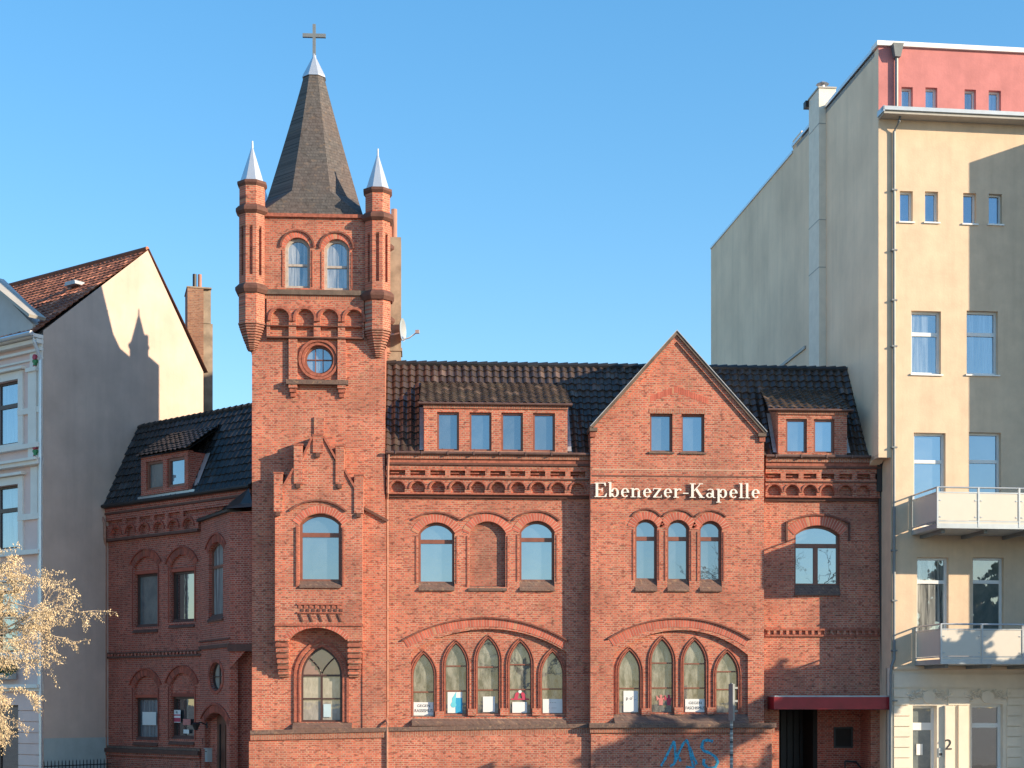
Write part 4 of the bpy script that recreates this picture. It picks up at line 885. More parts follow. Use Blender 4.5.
# place this part in the wing: a child with its own rotation
def child_place(o,fr):
    o.matrix_parent_inverse=Matrix.Identity(4); q=fr.o-W.o; o.location=(q.dot(W.d),-(q.dot(W.n)),0); o.rotation_euler=(0,0,fr.a-W.a)
child_place(fao,FA)
fb=MB(); uB=(P2-P1).dot(FB_.d); 
fb.box(0,uB+1.0,FB_.z(648,240),zst-.002,-3.0,-.001,BRD); fb.box(0.001,uB+.6,0,FB_.z(648,240),-3.0,-.55,BRD)
fb.add([(0,0,FB_.z(648,240)),(.75,0,FB_.z(648,240)),(.02,-.55,FB_.z(648,240)),(.0,-.02,FB_.z(668,235))],[(0,1,3),(1,2,3),(0,1,2)],BRD)
fb.box(-.3,uB,0,FB_.z(648,240)-.001,-2.0,-.6,BRD)
fb.box(-.05,uB+.4,FB_.z(644,240)-.25,FB_.z(644,240),-.5,.06,MOULDD)
fbo=fb.build('stair_turret_flank',wing); child_place(fbo,FB_)
ft=MB(); # trim on face A
cx,cz,r,al=seg(s1[0],s1[1],s1[3],s1[4]); 
def tr(a,ext=.1,th=.26):
    cx,cz,r,al=seg(a[0],a[1],a[3],a[4]); voussoirs(ft,cx,cz,r+.01,r+th,pi/2-al-ext,pi/2+al+ext,-.01,.016,VOUD,MORTD); ft.band(arc_pts(cx,cz,r+th+.02,pi/2-al-ext,pi/2+al+ext,18),arc_pts(cx,cz,r+th+.08,pi/2-al-ext,pi/2+al+ext,18),-.01,.05,VOUD)
tr(s1);tr(dr)
bigov=[(ov[0]+(p[0]-ov[0])*1.28,ov[1]+(p[1]-ov[1])*1.22) for p in oval]; ft.band(oval,bigov,-.01,.025,VOUD,closed=True)
ft.box(0,uA+.05,FA.z(645,215)-.12,FA.z(645,215),-.01,.06,MOULDD); ft.box(0,uA+.05,FA.z(645,215)+.15,FA.z(645,215)+.2,-.01,.06,MOULDD)
ft.box(-.1,uA+.1,zst-.002,zst+.10,-.4,.14,BLACK)
fto=ft.build('stair_turret_trim',wing); child_place(fto,FA)
w_=window(wing,archo,s1,0,.2,.07,[('h',FA.z(566,216),.1)],GCUR,WFR,sill=(s1[0]-.05,s1[1]+.05,s1[2]+.15,s1[2]-.12),sillmat=MOULDD,name='stair_window'); child_place(w_,FA)
def ovf(i=0): return [(ov[0]+(p[0]-ov[0])*(1-i/.35),ov[1]+(p[1]-ov[1])*(1-i/.5)) for p in oval]
w_=window(wing,ovf,(),0,.18,.035,[('h',ov[1],.03),('v',ov[0],None,None,.03)],GGREY,WFD,name='oval_window'); child_place(w_,FA)
dm=MB(); dd=-.28; dm.prism(archo(*dr,i=.01),dd-.12,dd-.08,WOOD)
for k_ in range(4):
    a_=dr[0]+.12+k_*(dr[1]-dr[0]-.2)/4; dm.box(a_,a_+.10,.3,dr[3]-.1,dd-.08,dd-.05,DARKIN if k_%2 else WOOD)
do=dm.build('entrance_door',wing); child_place(do,FA)
# slate hood on top of the turret
rt_=MB(); q0,q1,q2=(A0,A1,A2); apexp=loc(M.hit(253,HY,-1.2)); zt2=zst+.10; za2=W.z(493,252)
def off(p,f): return p
pts=[(q0[0]-.05,q0[1]+.12,zt2),(q1[0]-.02,q1[1]+.2,zt2),(q2[0]+.2,q2[1]+.25,zt2)]
mid_=[( (p[0]*.45+apexp[0]*.55),(p[1]*.45+apexp[1]*.55),zt2+.22) for p in pts]; top_=[(apexp[0]-.1,apexp[1]+.1,za2+.1)]*3
rt_.add(pts+mid_+[top_[0],(q0[0],q0[1]-.3,zt2),(q2[0],q2[1]-2,zt2)],[(0,1,4,3),(1,2,5,4),(3,4,6),(4,5,6),(0,3,7),(3,6,7)],ZINC if False else TILED); rt_.build('turret_roof',wing)
dg=Frame((P0.x,P0.y),angA)
o_=text_mesh('2',.30,INK,.004,'house_number',wing,(0,0,0)); o_.parent=wing
q=FA.hit(202.3,741.5,.02)-W.o; o_.location=(q.dot(W.d),-q.dot(W.n),q.z); o_.rotation_euler=(0,0,FA.a-W.a)
# wall lamp and letter box by the door
def at(fr,px,py,w): p=fr.hit(px,py,w); return p
p=at(FA,204,725,.12)
lp=thing('wall_lamp','black wall lamp beside the arched door of the dark brick house','lamp',tuple(p),FA.a)
m=MB(); m.box(-.05,.05,-.12,.1,-.12,-.09,BLACK); m.tube([(0,-.1,.0),(0,.12,.10),(0,.3,.05)],.025,BLACK); m.build('bracket',lp)
m=MB(); m.rings([octr(0,.3,.14,.03),octr(0,.3,.12,-.02),octr(0,.3,.05,-.18)],BLACK); m.rings([octr(0,.3,.17,.03),octr(0,.3,.05,.10)],BLACK); m.build('lantern',lp)
p=at(FA,208.5,755,.1)
lb=thing('letter_box','grey letter box beside the arched door, below the black lamp','letter box',tuple(p),FA.a)
m=MB(); m.box(-.18,.12,-.25,.22,-.1,.08,GALV); m.box(-.2,.14,.22,.25,-.1,.12,GALV); m.build('case',lb); m=MB(); m.box(-.13,.07,.11,.14,.082,.09,BLACK); m.build('slot',lb)
# ------------------------------------------------------------ chimney stack behind the wing
bk=LS.side if False else None
pc=ray(187.5); dd_=66.0; CF=Frame(((pc*dd_).x,(pc*dd_).y),R(12))
cs_=thing('chimney_stack','tall weathered brick chimney stack with two flue pipes behind the shaded house','chimney',tuple(CF.o),CF.a)
m=MB(); c0,c1=0,CF.u(203.5); zt=CF.z(288,195); zk=CF.z(313,200)
m.box(c0,c1,4,zt,-1.6,0,CHBR); m.box(c0+.0,c1+.40,4,CF.z(322,195),-1.59,-.15,CHIM); m.box(c1-.002,c1+.32,CF.z(322,195),zt-.002,-1.58,-.12,CHIM); m.box(c0-.03,c1+.34,zt,zt+.06,-1.62,.03,CHIM)
m.build('stack',cs_)
for x_ in(.28,.62 if False else .50): 
    m=MB(); m.tube([(x_*1.0+.05,-.5,zt),(x_+.05,-.5,zt+.72)],.085,POT if x_>.4 else BLACK,10); m.build('flue_pipe',cs_)
# ------------------------------------------------------------ pale townhouse on the left
th=thing('townhouse','pale pink stuccoed townhouse with a red tiled roof and a blank side wall','house',tuple(L.o),L.a)
lu=lambda x,w=0: L.u(x,w); lz=lambda y,x,w=0: L.z(y,x,w)
ltop=L.z(338,38); uL0=-13.0
wins=[(L.u(-26),L.u(19.5),lz(443,19),lz(379,19)),(L.u(-26),L.u(19.5),lz(548,19),lz(484,19)),(L.u(-26),L.u(19.5),lz(652,19),lz(590,19)),(L.u(-26),L.u(19.5),lz(775,19),lz(705,19))]
m=MB(); m.prism([(uL0,0),(-.01,0),(-.01,ltop),(uL0,ltop)],-.4,0,PINKW,[rect(*a) for a in wins])
m.box(uL0,-.02,0,ltop-.02,-1.0,-.41,DARKIN)
# side wall (ochre): in side frame coordinates then back to the facade frame
def s2l(us,ws): # side-frame (u along wall away, w out) -> facade-frame (u,w)
    p=LS.o+LS.d*us+LS.n*ws-L.o; return (p.dot(L.d),p.dot(L.n))
ap_u=LS.u(147.5); ap_z=LS.z(250.5,147.5); ev_z=LS.z(331,45); bk_u=LS.u(203); bk_z=LS.z(372,203)
def sideprism(m,poly,w0,w1,mat):
    n=len(poly); v=[(*s2l(p[0],w1),p[1]) for p in poly]+[(*s2l(p[0],w0),p[1]) for p in poly]
    m.add(v,[tuple(range(n)),tuple(range(2*n-1,n-1,-1))]+[(i,(i+1)%n,(i+1)%n+n,i+n) for i in range(n)],mat)
m.build('facade',th)
m=MB(); sideprism(m,[(0.002,0),(bk_u,0),(bk_u,bk_z),(ap_u,ap_z),(0.002,ev_z)],-.008,.02,GABLEW)
sideprism(m,[(0.01,0),(bk_u,0),(bk_u,LS.z(738,100)),(0.01,LS.z(738,60)+.0)],.021,.026,GREYP)
m.build('side_wall',th)
for a in wins:
    fr=WFD; zz=a[2]+(a[3]-a[2])*.55
    window(th,rect,a,0,.22,.09,[('h',a[2]+(a[3]-a[2])*.62,.16),('v',(a[0]+a[1])/2,None,None,.1)],GBLUE if a is not wins[3] else GDARK,fr)
m=MB()
for k_,a in enumerate(wins[:3]):
    m.band(rect(a[0]-.0,a[1]+.0,a[2],a[3]),rect(a[0]-.3,a[1]+.3,a[2]-.12,a[3]+.3),-.01,.08,STUCCO,closed=True)
    m.box(a[0]-.5,a[1]+.45,a[3]+.32,a[3]+.42,-.01,.25,STUCCO); m.box(a[1]+.0,-.1,a[2]+(a[3]-a[2])*.42,a[2]+(a[3]-a[2])*.42+.22,-.01,.10,STUCCO)
    m.box(uL0,.0,a[2]-.30,a[2]-.13,-.01,.22,STUCCO)
# string courses, pilaster, eaves cornice
def course(y,h,pr): zz=lz(y,38); m.box(uL0,.02,zz,zz+h,-.012,pr,STUCCO)
course(465,.22,.28); course(461,.10,.38); course(352,.10,.15); course(345,.16,.30); course(340,.14,.5); course(360,.07,.08)
zz=lz(688,38); m.box(uL0,.02,zz,zz+.14,-.012,.3,STUCCO); m.box(uL0,.02,zz-.12,zz-.01,-.012,.18,STUCCO)
m.box(lu(30.5),lu(38.5),lz(466,35),lz(372,35),-.01,.12,STUCCO); m.box(lu(29.5),lu(39.5),lz(372,35),lz(368,35),-.01,.2,STUCCO)
m.box(lu(38.7),-.001,lz(700,38),ltop,-.01,.05,STUCCO); m.box(lu(32),lu(38.6),lz(514,35),lz(467,35),-.01,.07,STUCCO)
m.box(lu(31),lu(38.6),lz(368,35),lz(352,35),-.01,.06,STUCCO)
# rusticated ground floor
zz=lz(700,38); hgt=.42; k_=0
while zz-hgt*(k_+1)>-.1:
    m.box(wins[3][1]+.02,-.0,zz-hgt*(k_+1)+.03,zz-hgt*k_,-.01,.07,PINKW); k_+=1
m.build('stucco_trim',th)
m=MB(); 
for (x_,y_) in((34.5,360),(34.7,450)):
    for (dx,dy,c_) in((0,3,PRED),(-.8,-1,'g'),(.9,-1.5,'g'),(0,-4,'g'),(-.5,-6,PRED)):
        uu,zz=lu(x_+dx,.13),lz(y_-dy,x_,.13); m.prism(circ(uu,zz,.11 if c_ is PRED and dy>0 else .07,0,8),.05,.15+.002*dy,c_ if c_ is not 'g' else bpy.data.materials.get('leaf_green') or mat_plain('leaf_green',(.05,.25,.10),.7))
m.build('rose_emblem',th)
m=MB(); m.tube([(.05,.55,ltop+.02),(.0,.4,ltop-.25),(.02,.12,ltop-.9),(.02,.12,0)],.065,ZPALE,10); m.tube([(uL0,.58,ltop+.04),(.1,.58,ltop+.04)],.09,ZPALE,8); m.build('downpipe',th)
# roof: ridge parallel to the facade
a_=s2l(ap_u,0); m=MB(); aw=a_[1]
tiles((uL0,.45,ltop+.02),(.03,.45,ltop+.02),(.03,aw,ap_z-.01),(uL0,aw,ap_z-.01),TILER,mb=m,pu=.27,ps=.34)
b_=s2l(bk_u,0); m.add([(uL0,.4,ltop-.08),(-.1,.4,ltop-.08),(-.1,aw,ap_z-.1),(uL0,aw,ap_z-.1)],[(0,1,2,3)],DARKIN); m.add([(uL0,aw,ap_z+.06),(.1,aw,ap_z+.06),(.1,b_[1]-.2,bk_z+.0),(uL0,b_[1]-.2,bk_z)],[(0,1,2,3)],TILER)
m.tube([(uL0,aw,ap_z+.08),(.0,aw,ap_z+.08)],.09,TILER,8)
m.build('roof',th)
# shingled dormer gable
m=MB(); wq=.1; xa,xb=L.u(-70,wq),L.u(31,wq); xm=(xa+xb)/2; zl_=lz(338,31,wq); zp_=L.z(288,2,wq); xp=L.u(-20,wq)
zlow=ltop+.2; 
tip=(L.u(33,wq+.2),lz(318,33,wq+.2)); pk=(L.u(0,wq+.2),lz(291,0,wq+.2)); dirv=Vector((pk[0]-tip[0],pk[1]-tip[1])); pk2=(tip[0]+dirv.x*1.7,tip[1]+dirv.y*1.7); lf=(2*pk2[0]-tip[0],tip[1])
m.prism([(lf[0]+.3,zlow),(tip[0]-.35,zlow),(tip[0]-.3,tip[1]-.15),pk2,(lf[0]+.3,tip[1]-.15)],-.9,wq,SHING)
dmr=m.build('dormer',th)
t=MB()
for A_,B_ in((tip,pk2),(pk2,lf)):
    A_=Vector(A_);B_=Vector(B_); tt_=(B_-A_).normalized(); n=Vector((-tt_.y,tt_.x)); 
    if n.y<0:n=-n
    t.prism([tuple(A_),tuple(B_),tuple(B_+n*.09),tuple(A_+n*.09)],-.25,wq+.40,TAUPE); t.prism([tuple(A_+n*.091),tuple(B_+n*.091),tuple(B_+n*.12),tuple(A_+n*.12)],-.25,wq+.42,TAUPE)
t.build('dormer_roof',dmr)
for k_ in range(-14,14):  # diagonal shingle joints
    pass
m=MB(); q=s2l(ap_u*.62,0); zz=L.z(276,80,q[1]); rzq=ltop+.1+(ap_z-ltop)*( (.45-(aw*.55))/(.45-aw)); cu_=L.u(77,aw*.6); m.prism([(cu_-.35,rzq+.15),(cu_+.35,rzq+.15),(cu_+.3,rzq+.3),(cu_-.3,rzq+.3)],aw*.6-.3,aw*.6+.35,LEAD); m.build('roof_vent',th)
# flower box on the sill of the upper ground floor
fp=L.hit(8,672,.25); fb_=thing('flower_box','green planting in a window box on the left townhouse ledge','flower box',tuple(fp),L.a)
GREEN=mat_plain('leaf_green_box',(.05,.16,.05),.7,var=.5,scale=8); m=MB(); m.box(-1.2,.35,-.28,-.05,-.12,.12,TAUPE); m.build('planter',fb_)
m=MB()
for k_ in range(350):
    c=Vector((random.uniform(-1.2,.4),random.uniform(-.16,.2),random.uniform(-.12,.34))); a=Vector((random.gauss(0,1),random.gauss(0,1),random.gauss(0,1))).normalized()*.055; b=a.cross(Vector((random.gauss(0,1),random.gauss(0,1),1))).normalized()*.04
    m.add([tuple(c-a),tuple(c+b),tuple(c+a),tuple(c-b)],[(0,1,2,3)],GREEN)
m.build('foliage',fb_)
# ------------------------------------------------------------ apartment building on the right
ab=thing('apartment_building','tall cream apartment building with a pink attic storey and two balconies','building',tuple(RB.o),RB.a)
ru=lambda x,w=0: RB.u(x,w); rz_=lambda y,x,w=0: RB.z(y,x,w)
uR=ru(1086); uE=ru(1190); up=ru(878.5); zst=rz_(454,884); zat=rz_(117,900); ztp=rz_(46,878)
zgf=rz_(668,940)
def RR(x0,x1,y0,y1,w=0): xm=(x0+x1)/2; return (ru(x0,w),ru(x1,w),rz_(y1,xm,w),rz_(y0,xm,w))
aw_=[RR(901.5,912.8,87,113),RR(925.5,937.3,87.5,113.5),RR(964.6,976,89.5,114.5),RR(988.7,1001,90.5,115.5)]
r2=[RR(899.8,912.8,191,222),RR(925,938.2,191.5,222.5),RR(963.2,976.2,193,224),RR(988.8,1002,194,224.5)]
r3=[RR(911.3,941,311,374),RR(966.6,998,311,374.5)]
r4=[RR(913.8,945.6,432.8,527),RR(969,1001,432.5,527)]
r5=[RR(917,948.6,557.5,658),RR(972.8,1003.8,557.5,658)]
allw=r2+r3+r4+r5
m=MB(); m.prism([(0,zgf),(uR,zgf),(uR,zat),(up,zat),(up,zst),(0,zst)],-.35,0,CREAM,[rect(*a) for a in allw])
m.box(.02,uR,0,zat-.01,-.8,-.36,DARKIN)
m.prism([(up,zat+.001),(uR,zat+.001),(uR,ztp),(up,ztp)],-.35,0,ATTIC,[rect(*a) for a in aw_]); m.box(up+.05,uR,zat,ztp-.05,-.8,-.36,DARKIN)
m.build('facade',ab)
# flank with its steps and cladding
m=MB(); dE=RB.side(711,up); dS=RB.side(793,up); zr=RB.sidez(752 if False else 793,153,up)
def flank(m,poly,uo,th,mat):   # poly in (w,z)
    n=len(poly); v=[(uo,p[0],p[1]) for p in poly]+[(uo+th,p[0],p[1]) for p in poly]
    m.add(v,[tuple(range(n)),tuple(range(2*n-1,n-1,-1))]+[(i,(i+1)%n,(i+1)%n+n,i+n) for i in range(n)],mat)
flank(m,[(-.001-.35,zst),(dE,0),(dE,zr),(dS,zr),(dS,ztp-.05),(-.351,ztp-.05)],up,.4,FLANK)
flank(m,[(-.003,zst),(-.35,zst),(-.35,ztp-.05),(-.003,ztp-.05)],up-.004,.1,FLANK)
dz=[(RB.side(806,up),RB.sidez(806,345.6,up)),(RB.side(780.7,up),RB.sidez(780.7,365.5,up))]; flank(m,[dz[0],dz[1],(dz[1][0],dz[1][1]-.12),(dz[0][0],dz[0][1]-.12)],up-.06,.06,TAUPE)
flank(m,[(-.351,0),(-3,0),(-3,zst),(-.351,zst)],0.0,.4,CREAM)
m.box(up,.3,zst-.12,zst-.001,-1.8,-.001,CREAM)
flank(m,[(dS+.02,ztp-.06),(dS+1.2,ztp-.06),(dS+1.2,ztp+.25),(dS+.02,ztp+.25)],up-.02,.5,FLANK)
m.build('flank_wall',ab)
m=MB(); q0=RB.side(819,up-.27); q1=q0-1.25; zc=RB.sidez(822,93,up)
m.box(up-.27,up+.4,9,zc,q1,q0,PILAST)
for yy in(130,225,272): zz=RB.sidez(813,yy,up-.27); m.box(up-.28,up+.02,zz-.03,zz,q1-.01,q0+.01,TAUPE)
m.box(up-.31,up+.42,zc,zc+.06,q1-.04,q0+.04,TAUPE)
flo=m.build('flue_stack',ab); m=MB(); m.tube([(up,q0-.4,zc),(up,q0-.4,zc+.25)],.09,GALV,10); m.rings([octr(up,q0-.4,.24,zc+.3),octr(up,q0-.4,.05,zc+.42)],GALV); m.build('flue_cowl',flo); m=MB(); m.box(up-.4,up-.15,zc-.25,zc-.0,q1-.3,q1-.002,BLACK); m.build('vent_box',flo)
# roof edge, cornice gutter
m=MB(); m.box(up-.08,uR,ztp-.0,ztp+.16,-.5,.10,WHITE); m.box(up-.06,up+.3,ztp+.001,ztp+.12,dS,-.5,ZPALE); m.box(up-.05,up+.3,zr,zr+.1,dE,dS,ZPALE); m.box(up,uR,ztp-.2,ztp-.05,dE*.4,-.4,TAUPE); m.box(up+.4,uR,0,zr-.3,dE,dE+.4,FLANK)
m.build('roof_edge',ab)
m=MB(); zc=zat; m.box(up-.0,uR+1,zc-.10,zc-.001,-.01,.55,TAUPE); m.box(up-.05,uR+1,zc,zc+.13,.40,.62,GALV); m.box(up-.05,up,zc-.05,zc+.14,.0,.62,GALV); m.box(up,uR+1,zc+.0,zc+.03,.0,.42,ZINC); m.build('cornice',ab)
for a in aw_: window(ab,rect,a,0,.22,.06,[],GBLUE,WFW)
for a in r2: window(ab,rect,a,0,.22,.06,[],GSKY,WFW,sill=(a[0]-.05,a[1]+.06,a[2]+.04,a[2]-.04),sillmat=WHITE)
for a in r3: window(ab,rect,a,0,.24,.08,[('h',a[2]+(a[3]-a[2])*.645,.13)],GBLUE,WFW,sill=(a[0]-.04,a[1]+.06,a[2]+.04,a[2]-.06),sillmat=WHITE)
for a in r4+r5: window(ab,rect,a,0,.24,.08,[('h',a[2]+(a[3]-a[2])*(.70 if a in r4 else .76),.12)],GSKY if a in r4 else (GCUR if a is r5[0] else GSHADE),WFW,name='balcony_door')
# ground floor
m=MB(); gz_=lambda y: rz_(y,950)
d1=RR(912.8,937,705.5,800); d1=(d1[0],d1[1],.15,d1[3]); d2=RR(971.5,1003,704.5,800); d2=(d2[0],d2[1],.35,d2[3])
m.prism([(0,0),(uR,0),(uR,zgf-.002),(0,zgf-.002)],-.5,-.0,GFLOOR,[rect(*d1),rect(*d2)])
for y0,y1 in((674.3,687.6),): m.box(ru(893.5),ru(1086),gz_(y1),gz_(y0),-.01,.05,GFLOOR)
for y0,y1 in((689,697.3),(698,705)):
    m.box(ru(893.5),ru(908.5),gz_(y1),gz_(y0),-.01,.05,GFLOOR); m.box(ru(948),ru(969),gz_(y1),gz_(y0),-.01,.05,GFLOOR); m.box(ru(1007),ru(1086),gz_(y1),gz_(y0),-.01,.05,GFLOOR)
yy=706
for k_ in range(9):
    m.box(ru(893.5),ru(910.5),gz_(yy+9.6),gz_(yy),-.01,.06,GFLOOR); m.box(ru(1006.5),ru(1020),gz_(yy+9.6),gz_(yy),-.01,.06,GFLOOR); yy+=10.4
m.box(ru(944),ru(953),0,gz_(705.5),-.01,.12,GFLOOR); m.box(ru(958),ru(967),0,gz_(705.5),-.01,.07,GFLOOR)
m.box(ru(893),ru(1086),zgf-.06,zgf+.06,-.01,.1,CREAM)
gf=m.build('ground_floor_wall',ab)
m=MB()
def scroll(cx,cz,s,sg_,):
    for (ox,oz,r0,tn) in((.0,0,.20,1.6),(.32,.05,.14,1.7),(.55,-.05,.11,1.5),(.2,.19,.08,1.3),(.45,.15,.07,1.2),(.72,.08,.08,1.4)):
        pts=[]
        for k_ in range(18):
            a=k_/17*tn*2*pi; r=r0*(1-.75*k_/17); pts.append((cx+sg_*(ox+r*math.cos(a)),.03+.02*math.sin(k_),cz+oz+r*math.sin(a)))
        m.tube(pts,.028,GFLOOR,5)
for xc in(928.5,987): 
    m=MB(); cu_=ru(xc); cz_=gz_(697); scroll(cu_+.05,cz_,1,1); scroll(cu_-.05,cz_,1,-1); m.prism(circ(cu_,cz_,.22,0,16),-.01,.07,GFLOOR); m.build('relief_ornament',gf)
window(ab,rect,d1,-.12,.22,.10,[('h',gz_(726.5),.26)],GSHADE,WFW,name='entrance_door'); window(ab,rect,d2,-.05,.22,.10,[('h',gz_(725.5),.16)],GDARK,WFW,name='ground_floor_window')
o_=text_mesh('2',.52,INK,.006,'house_number',ab,(ru(948.3,.13),.13,rz_(745,948)),sx=1.15)
m=MB(); m.box(ru(938.3),ru(942.3),rz_(757,940),rz_(748,940),-.01,.03,GALV); m.box(ru(939),ru(941.6),rz_(755.5,940),rz_(753,940),.03,.04,BLACK); m.build('door_intercom',ab)
m=MB(); m.box(ru(916.6,-.3),ru(922.6,-.3),rz_(755,919,-.3),rz_(744,919,-.3),-.33,-.30,POSTW); o=m.build('door_notice',ab)
# downpipe with hopper
m=MB(); x_=ru(896.5,.09); m.tube([(x_,.10,ztp-.35),(x_,.10,zat+.1)],.06,DGALV,10)
m.add([(x_-s*.19,.14+t*.16,z1) for z1,sc_ in((ztp+.02,1),) for s,t in((1,1),(-1,1),(-1,-1),(1,-1))]+[(x_-s*.1,.14+t*.1,ztp-.42) for s,t in((1,1),(-1,1),(-1,-1),(1,-1))],[(0,1,2,3),(4,5,6,7),(0,1,5,4),(1,2,6,5),(2,3,7,6),(3,0,4,7)],DGALV)
m.tube([(x_+.05,.30,zat-.08),(x_+.03,.28,zat-.25),(x_-.08,.08,zat-.55),(x_-.08,.08,rz_(659,893)),(x_-.18,.10,rz_(666,890)),(x_-.2,.08,rz_(675,889)),(x_-.2,.08,0)],.052,DGALV,10)
for yy in(190,250,300,346,447,550,600,650,700): m.box(x_-.18,x_+.02,rz_(yy+1.5,893),rz_(yy,893),.0,.14,DGALV)
m.build('downpipe',ab)
# balconies
PB=2.25
def balcony(xw,yt,yb,ydiv,nd,lbl):
    m=MB(); a=ru(xw); b=ru(1190,0); b=a+7.2; zt=rz_(yt,938,PB); zb=rz_(yb,938,PB)
    zf=zb+.16
    m.box(a,b,zb,zf,.0,PB,GALV); 
    for k_ in range(5): m.box(a+.3+k_*1.5,a+.42+k_*1.5,zb-.12,zb-.001,.0,PB-.35,DGALV)
    o=m.build('balcony',ab)
    r=MB(); r.tube([(a+.03,0,zt),(a+.03,PB-.03,zt),(b-.03,PB-.03,zt),(b-.03,0,zt)],.03,GALV,8)
    r.box(a,b,zt-.19,zt-.15,PB-.04,PB,GALV); r.box(a,a+.04,zt-.19,zt-.15,0.02,PB-.041,GALV); r.box(a,b,zf+.06,zf+.1,PB-.041,PB+.001,GALV); r.box(a-.001,a+.041,zf+.06,zf+.1,0.02,PB-.042,GALV)
    r.box(a,b,zf-.0,zf+.06,PB-.03,PB-.005,PANEL)
    nn=6; 
    for k_ in range(nn): xx=a+.03+(b-a-.06)*k_/(nn-1); r.box(xx-.03,xx+.03,zf-.12,zt,PB-.07,PB+.01,GALV)
    r.box(a+.002,a+.05,zf,zt,.02,.07,GALV)
    r.build('railing',o)
    for k_ in range(nn-1):
        p=MB(); xx=a+.03+(b-a-.06)*k_/(nn-1); x2=a+.03+(b-a-.06)*(k_+1)/(nn-1); p.box(xx+.04,x2-.04,zf+.11,zt-.2,PB-.03,PB-.012,PANEL); q_=p.build('railing_panel',o); p=MB(); [p.box(xx+a_,xx+a_+.06,zf+b_,zf+b_+.04,PB-.012,PB+.004,GALV) for a_ in(.07,x2-xx-.13) for b_ in(.2,.75)]; p.build('panel_clips',q_)
    p=MB(); p.box(a+.012,a+.03,zf+.11,zt-.2,.09,PB-.08,PANEL); p.build('railing_panel',o)
balcony(911.5,487,528,0,5,''); balcony(915,624,664,0,5,'')
# projecting bay of the same building beyond the frame: its shadow falls on the facade
m=MB(); m.box(uR,uR+9,0,zat+.1,-8,2.62,CREAM); m.box(uR-.05,uR+9,zat+.1,ztp,-8,1.0,ATTIC); m.build('projecting_bay',ab)
# ------------------------------------------------------------ posters in the lancet windows
def poster(px0,px1,y0,y1,wall,label,mk=None,mat=POSTW,fr=M,name='poster'):
    w=wall; c=fr.hit((px0+px1)/2,(y0+y1)/2,w); o=thing(name,label,'poster',tuple(c),fr.a)
    hu=(fr.u(px1,w)-fr.u(px0,w))/2; hz_=(fr.z(y0,px0,w)-fr.z(y1,px0,w))/2
    m=MB(); m.box(-hu,hu,-hz_,hz_,-.003,.003,mat); m.build('sheet',o)
    if mk: mk(o,hu,hz_)
    return o
pn=WL-.10; pg=WG+WL-.10
def txt(*lines):
    def f(o,hu,hz_):
        for (t,s,zf_,sx_) in lines: text_mesh(t,s,INK,.002,'lettering',o,(0,.006,zf_*hz_),sx=sx_)
    return f
poster(413.6,433.6,702.2,715.6,pn,'white protest banner with two lines of lettering in the leftmost lancet of the nave',txt(('GEGEN',.13,.45,1.1),('RASSISMUS',.155,-.28,.86)))
def bl(o,hu,hz_):
    m=MB(); m.box(0.02,hu,-hz_,hz_*.45,.004,.008,PBLUE); m.prism(circ(-.05,-.08,.10,0,14),.004,.009,PCYAN); m.prism([(-.1,-.05),(.02,-.05),(.05,hz_),(-.1,hz_*.4)],.004,.0085,PCYAN); m.build('picture',o)
poster(447.6,462.3,692,713,pn,'blue and white poster in the second lancet of the nave',bl)
poster(483,495,696.5,712,pn,'plain white sheet in the middle, tallest lancet of the nave')
poster(512.3,527,702,712.8,pn,'plain white sheet under a red paper cut-out in the fourth lancet of the nave')
def cut(o,hu,hz_): pass
c=M.hit(520,696.5,pn); o=thing('paper_cutout','red paper bow cut-out above the white sheet in the fourth nave lancet','paper decoration',tuple(c),0)
m=MB(); m.box(-.32,.32,-.12,-.07,0,.003,PRED); m.prism([(-.22,-.1),(-.09,-.1),(-.03,.12),(-.10,.16),(-.16,.1)],0,.004,PRED); m.prism([(.22,-.1),(.09,-.1),(.03,.12),(.10,.16),(.16,.1)],0,.004,PRED); m.prism(circ(0,.17,.06,0,10),0,.005,POSTW); m.build('paper',o)
poster(542.8,562.5,699,713,pn,'white sheet with a faint line of writing in the rightmost lancet of the nave',txt(('~ ~ ~',.10,.5,1),('-  -----',.10,-.25,1.1)))
poster(623.5,638,690.8,712,pg,'tall white poster with a short scribble in the leftmost lancet of the gable',txt(("p o' ,",.17,.3,1)))
poster(685.2,705.2,699,713,pg,'white protest banner with two lines of lettering in the third lancet of the gable',txt(('GEGEN',.13,.42,1.1),('FASCHISMUS',.15,-.30,.80)))
for px,lab,s_,mt in((661,'pale paper angel cut-out at the left of the second gable lancet',1,PPINK),(669,'darker red paper angel cut-out at the right of the second gable lancet',-1,PRED)):
    c=M.hit(px,700,pg); o=thing('paper_angel',lab,'paper decoration',tuple(c),0,'paper angels in the gable lancet'); m=MB()
    m.prism([(-.07,-.18),(.06,-.18),(.08,.0),(.03,.1),(-.03,.1),(-.08,0)],0,.003,mt); m.prism(circ(0,.14,.05,0,10),0,.0035,mt); m.prism([(-.05,.05),(-.17,.17),(-.15,-.03)],0,.004,mt); m.prism([(.05,.05),(.17,.17),(.15,-.03)],0,.004,mt); m.build('paper',o)
poster(304+19.5,304+27,704,717,T-.12,'pale blue sheet leaning inside the pointed window under the oriel',None,mat_plain('pale_blue_paper',(.45,.60,.66),.6))
def wl_(o,hu,hz_): text_mesh('WOHNUNG',.10,INK,.002,'lettering',o,(0,.006,.0),sx=1.0)
poster(142.5,156.2,712,725,-.15,'white notice in the left ground floor window of the dark brick house',None,fr=W)
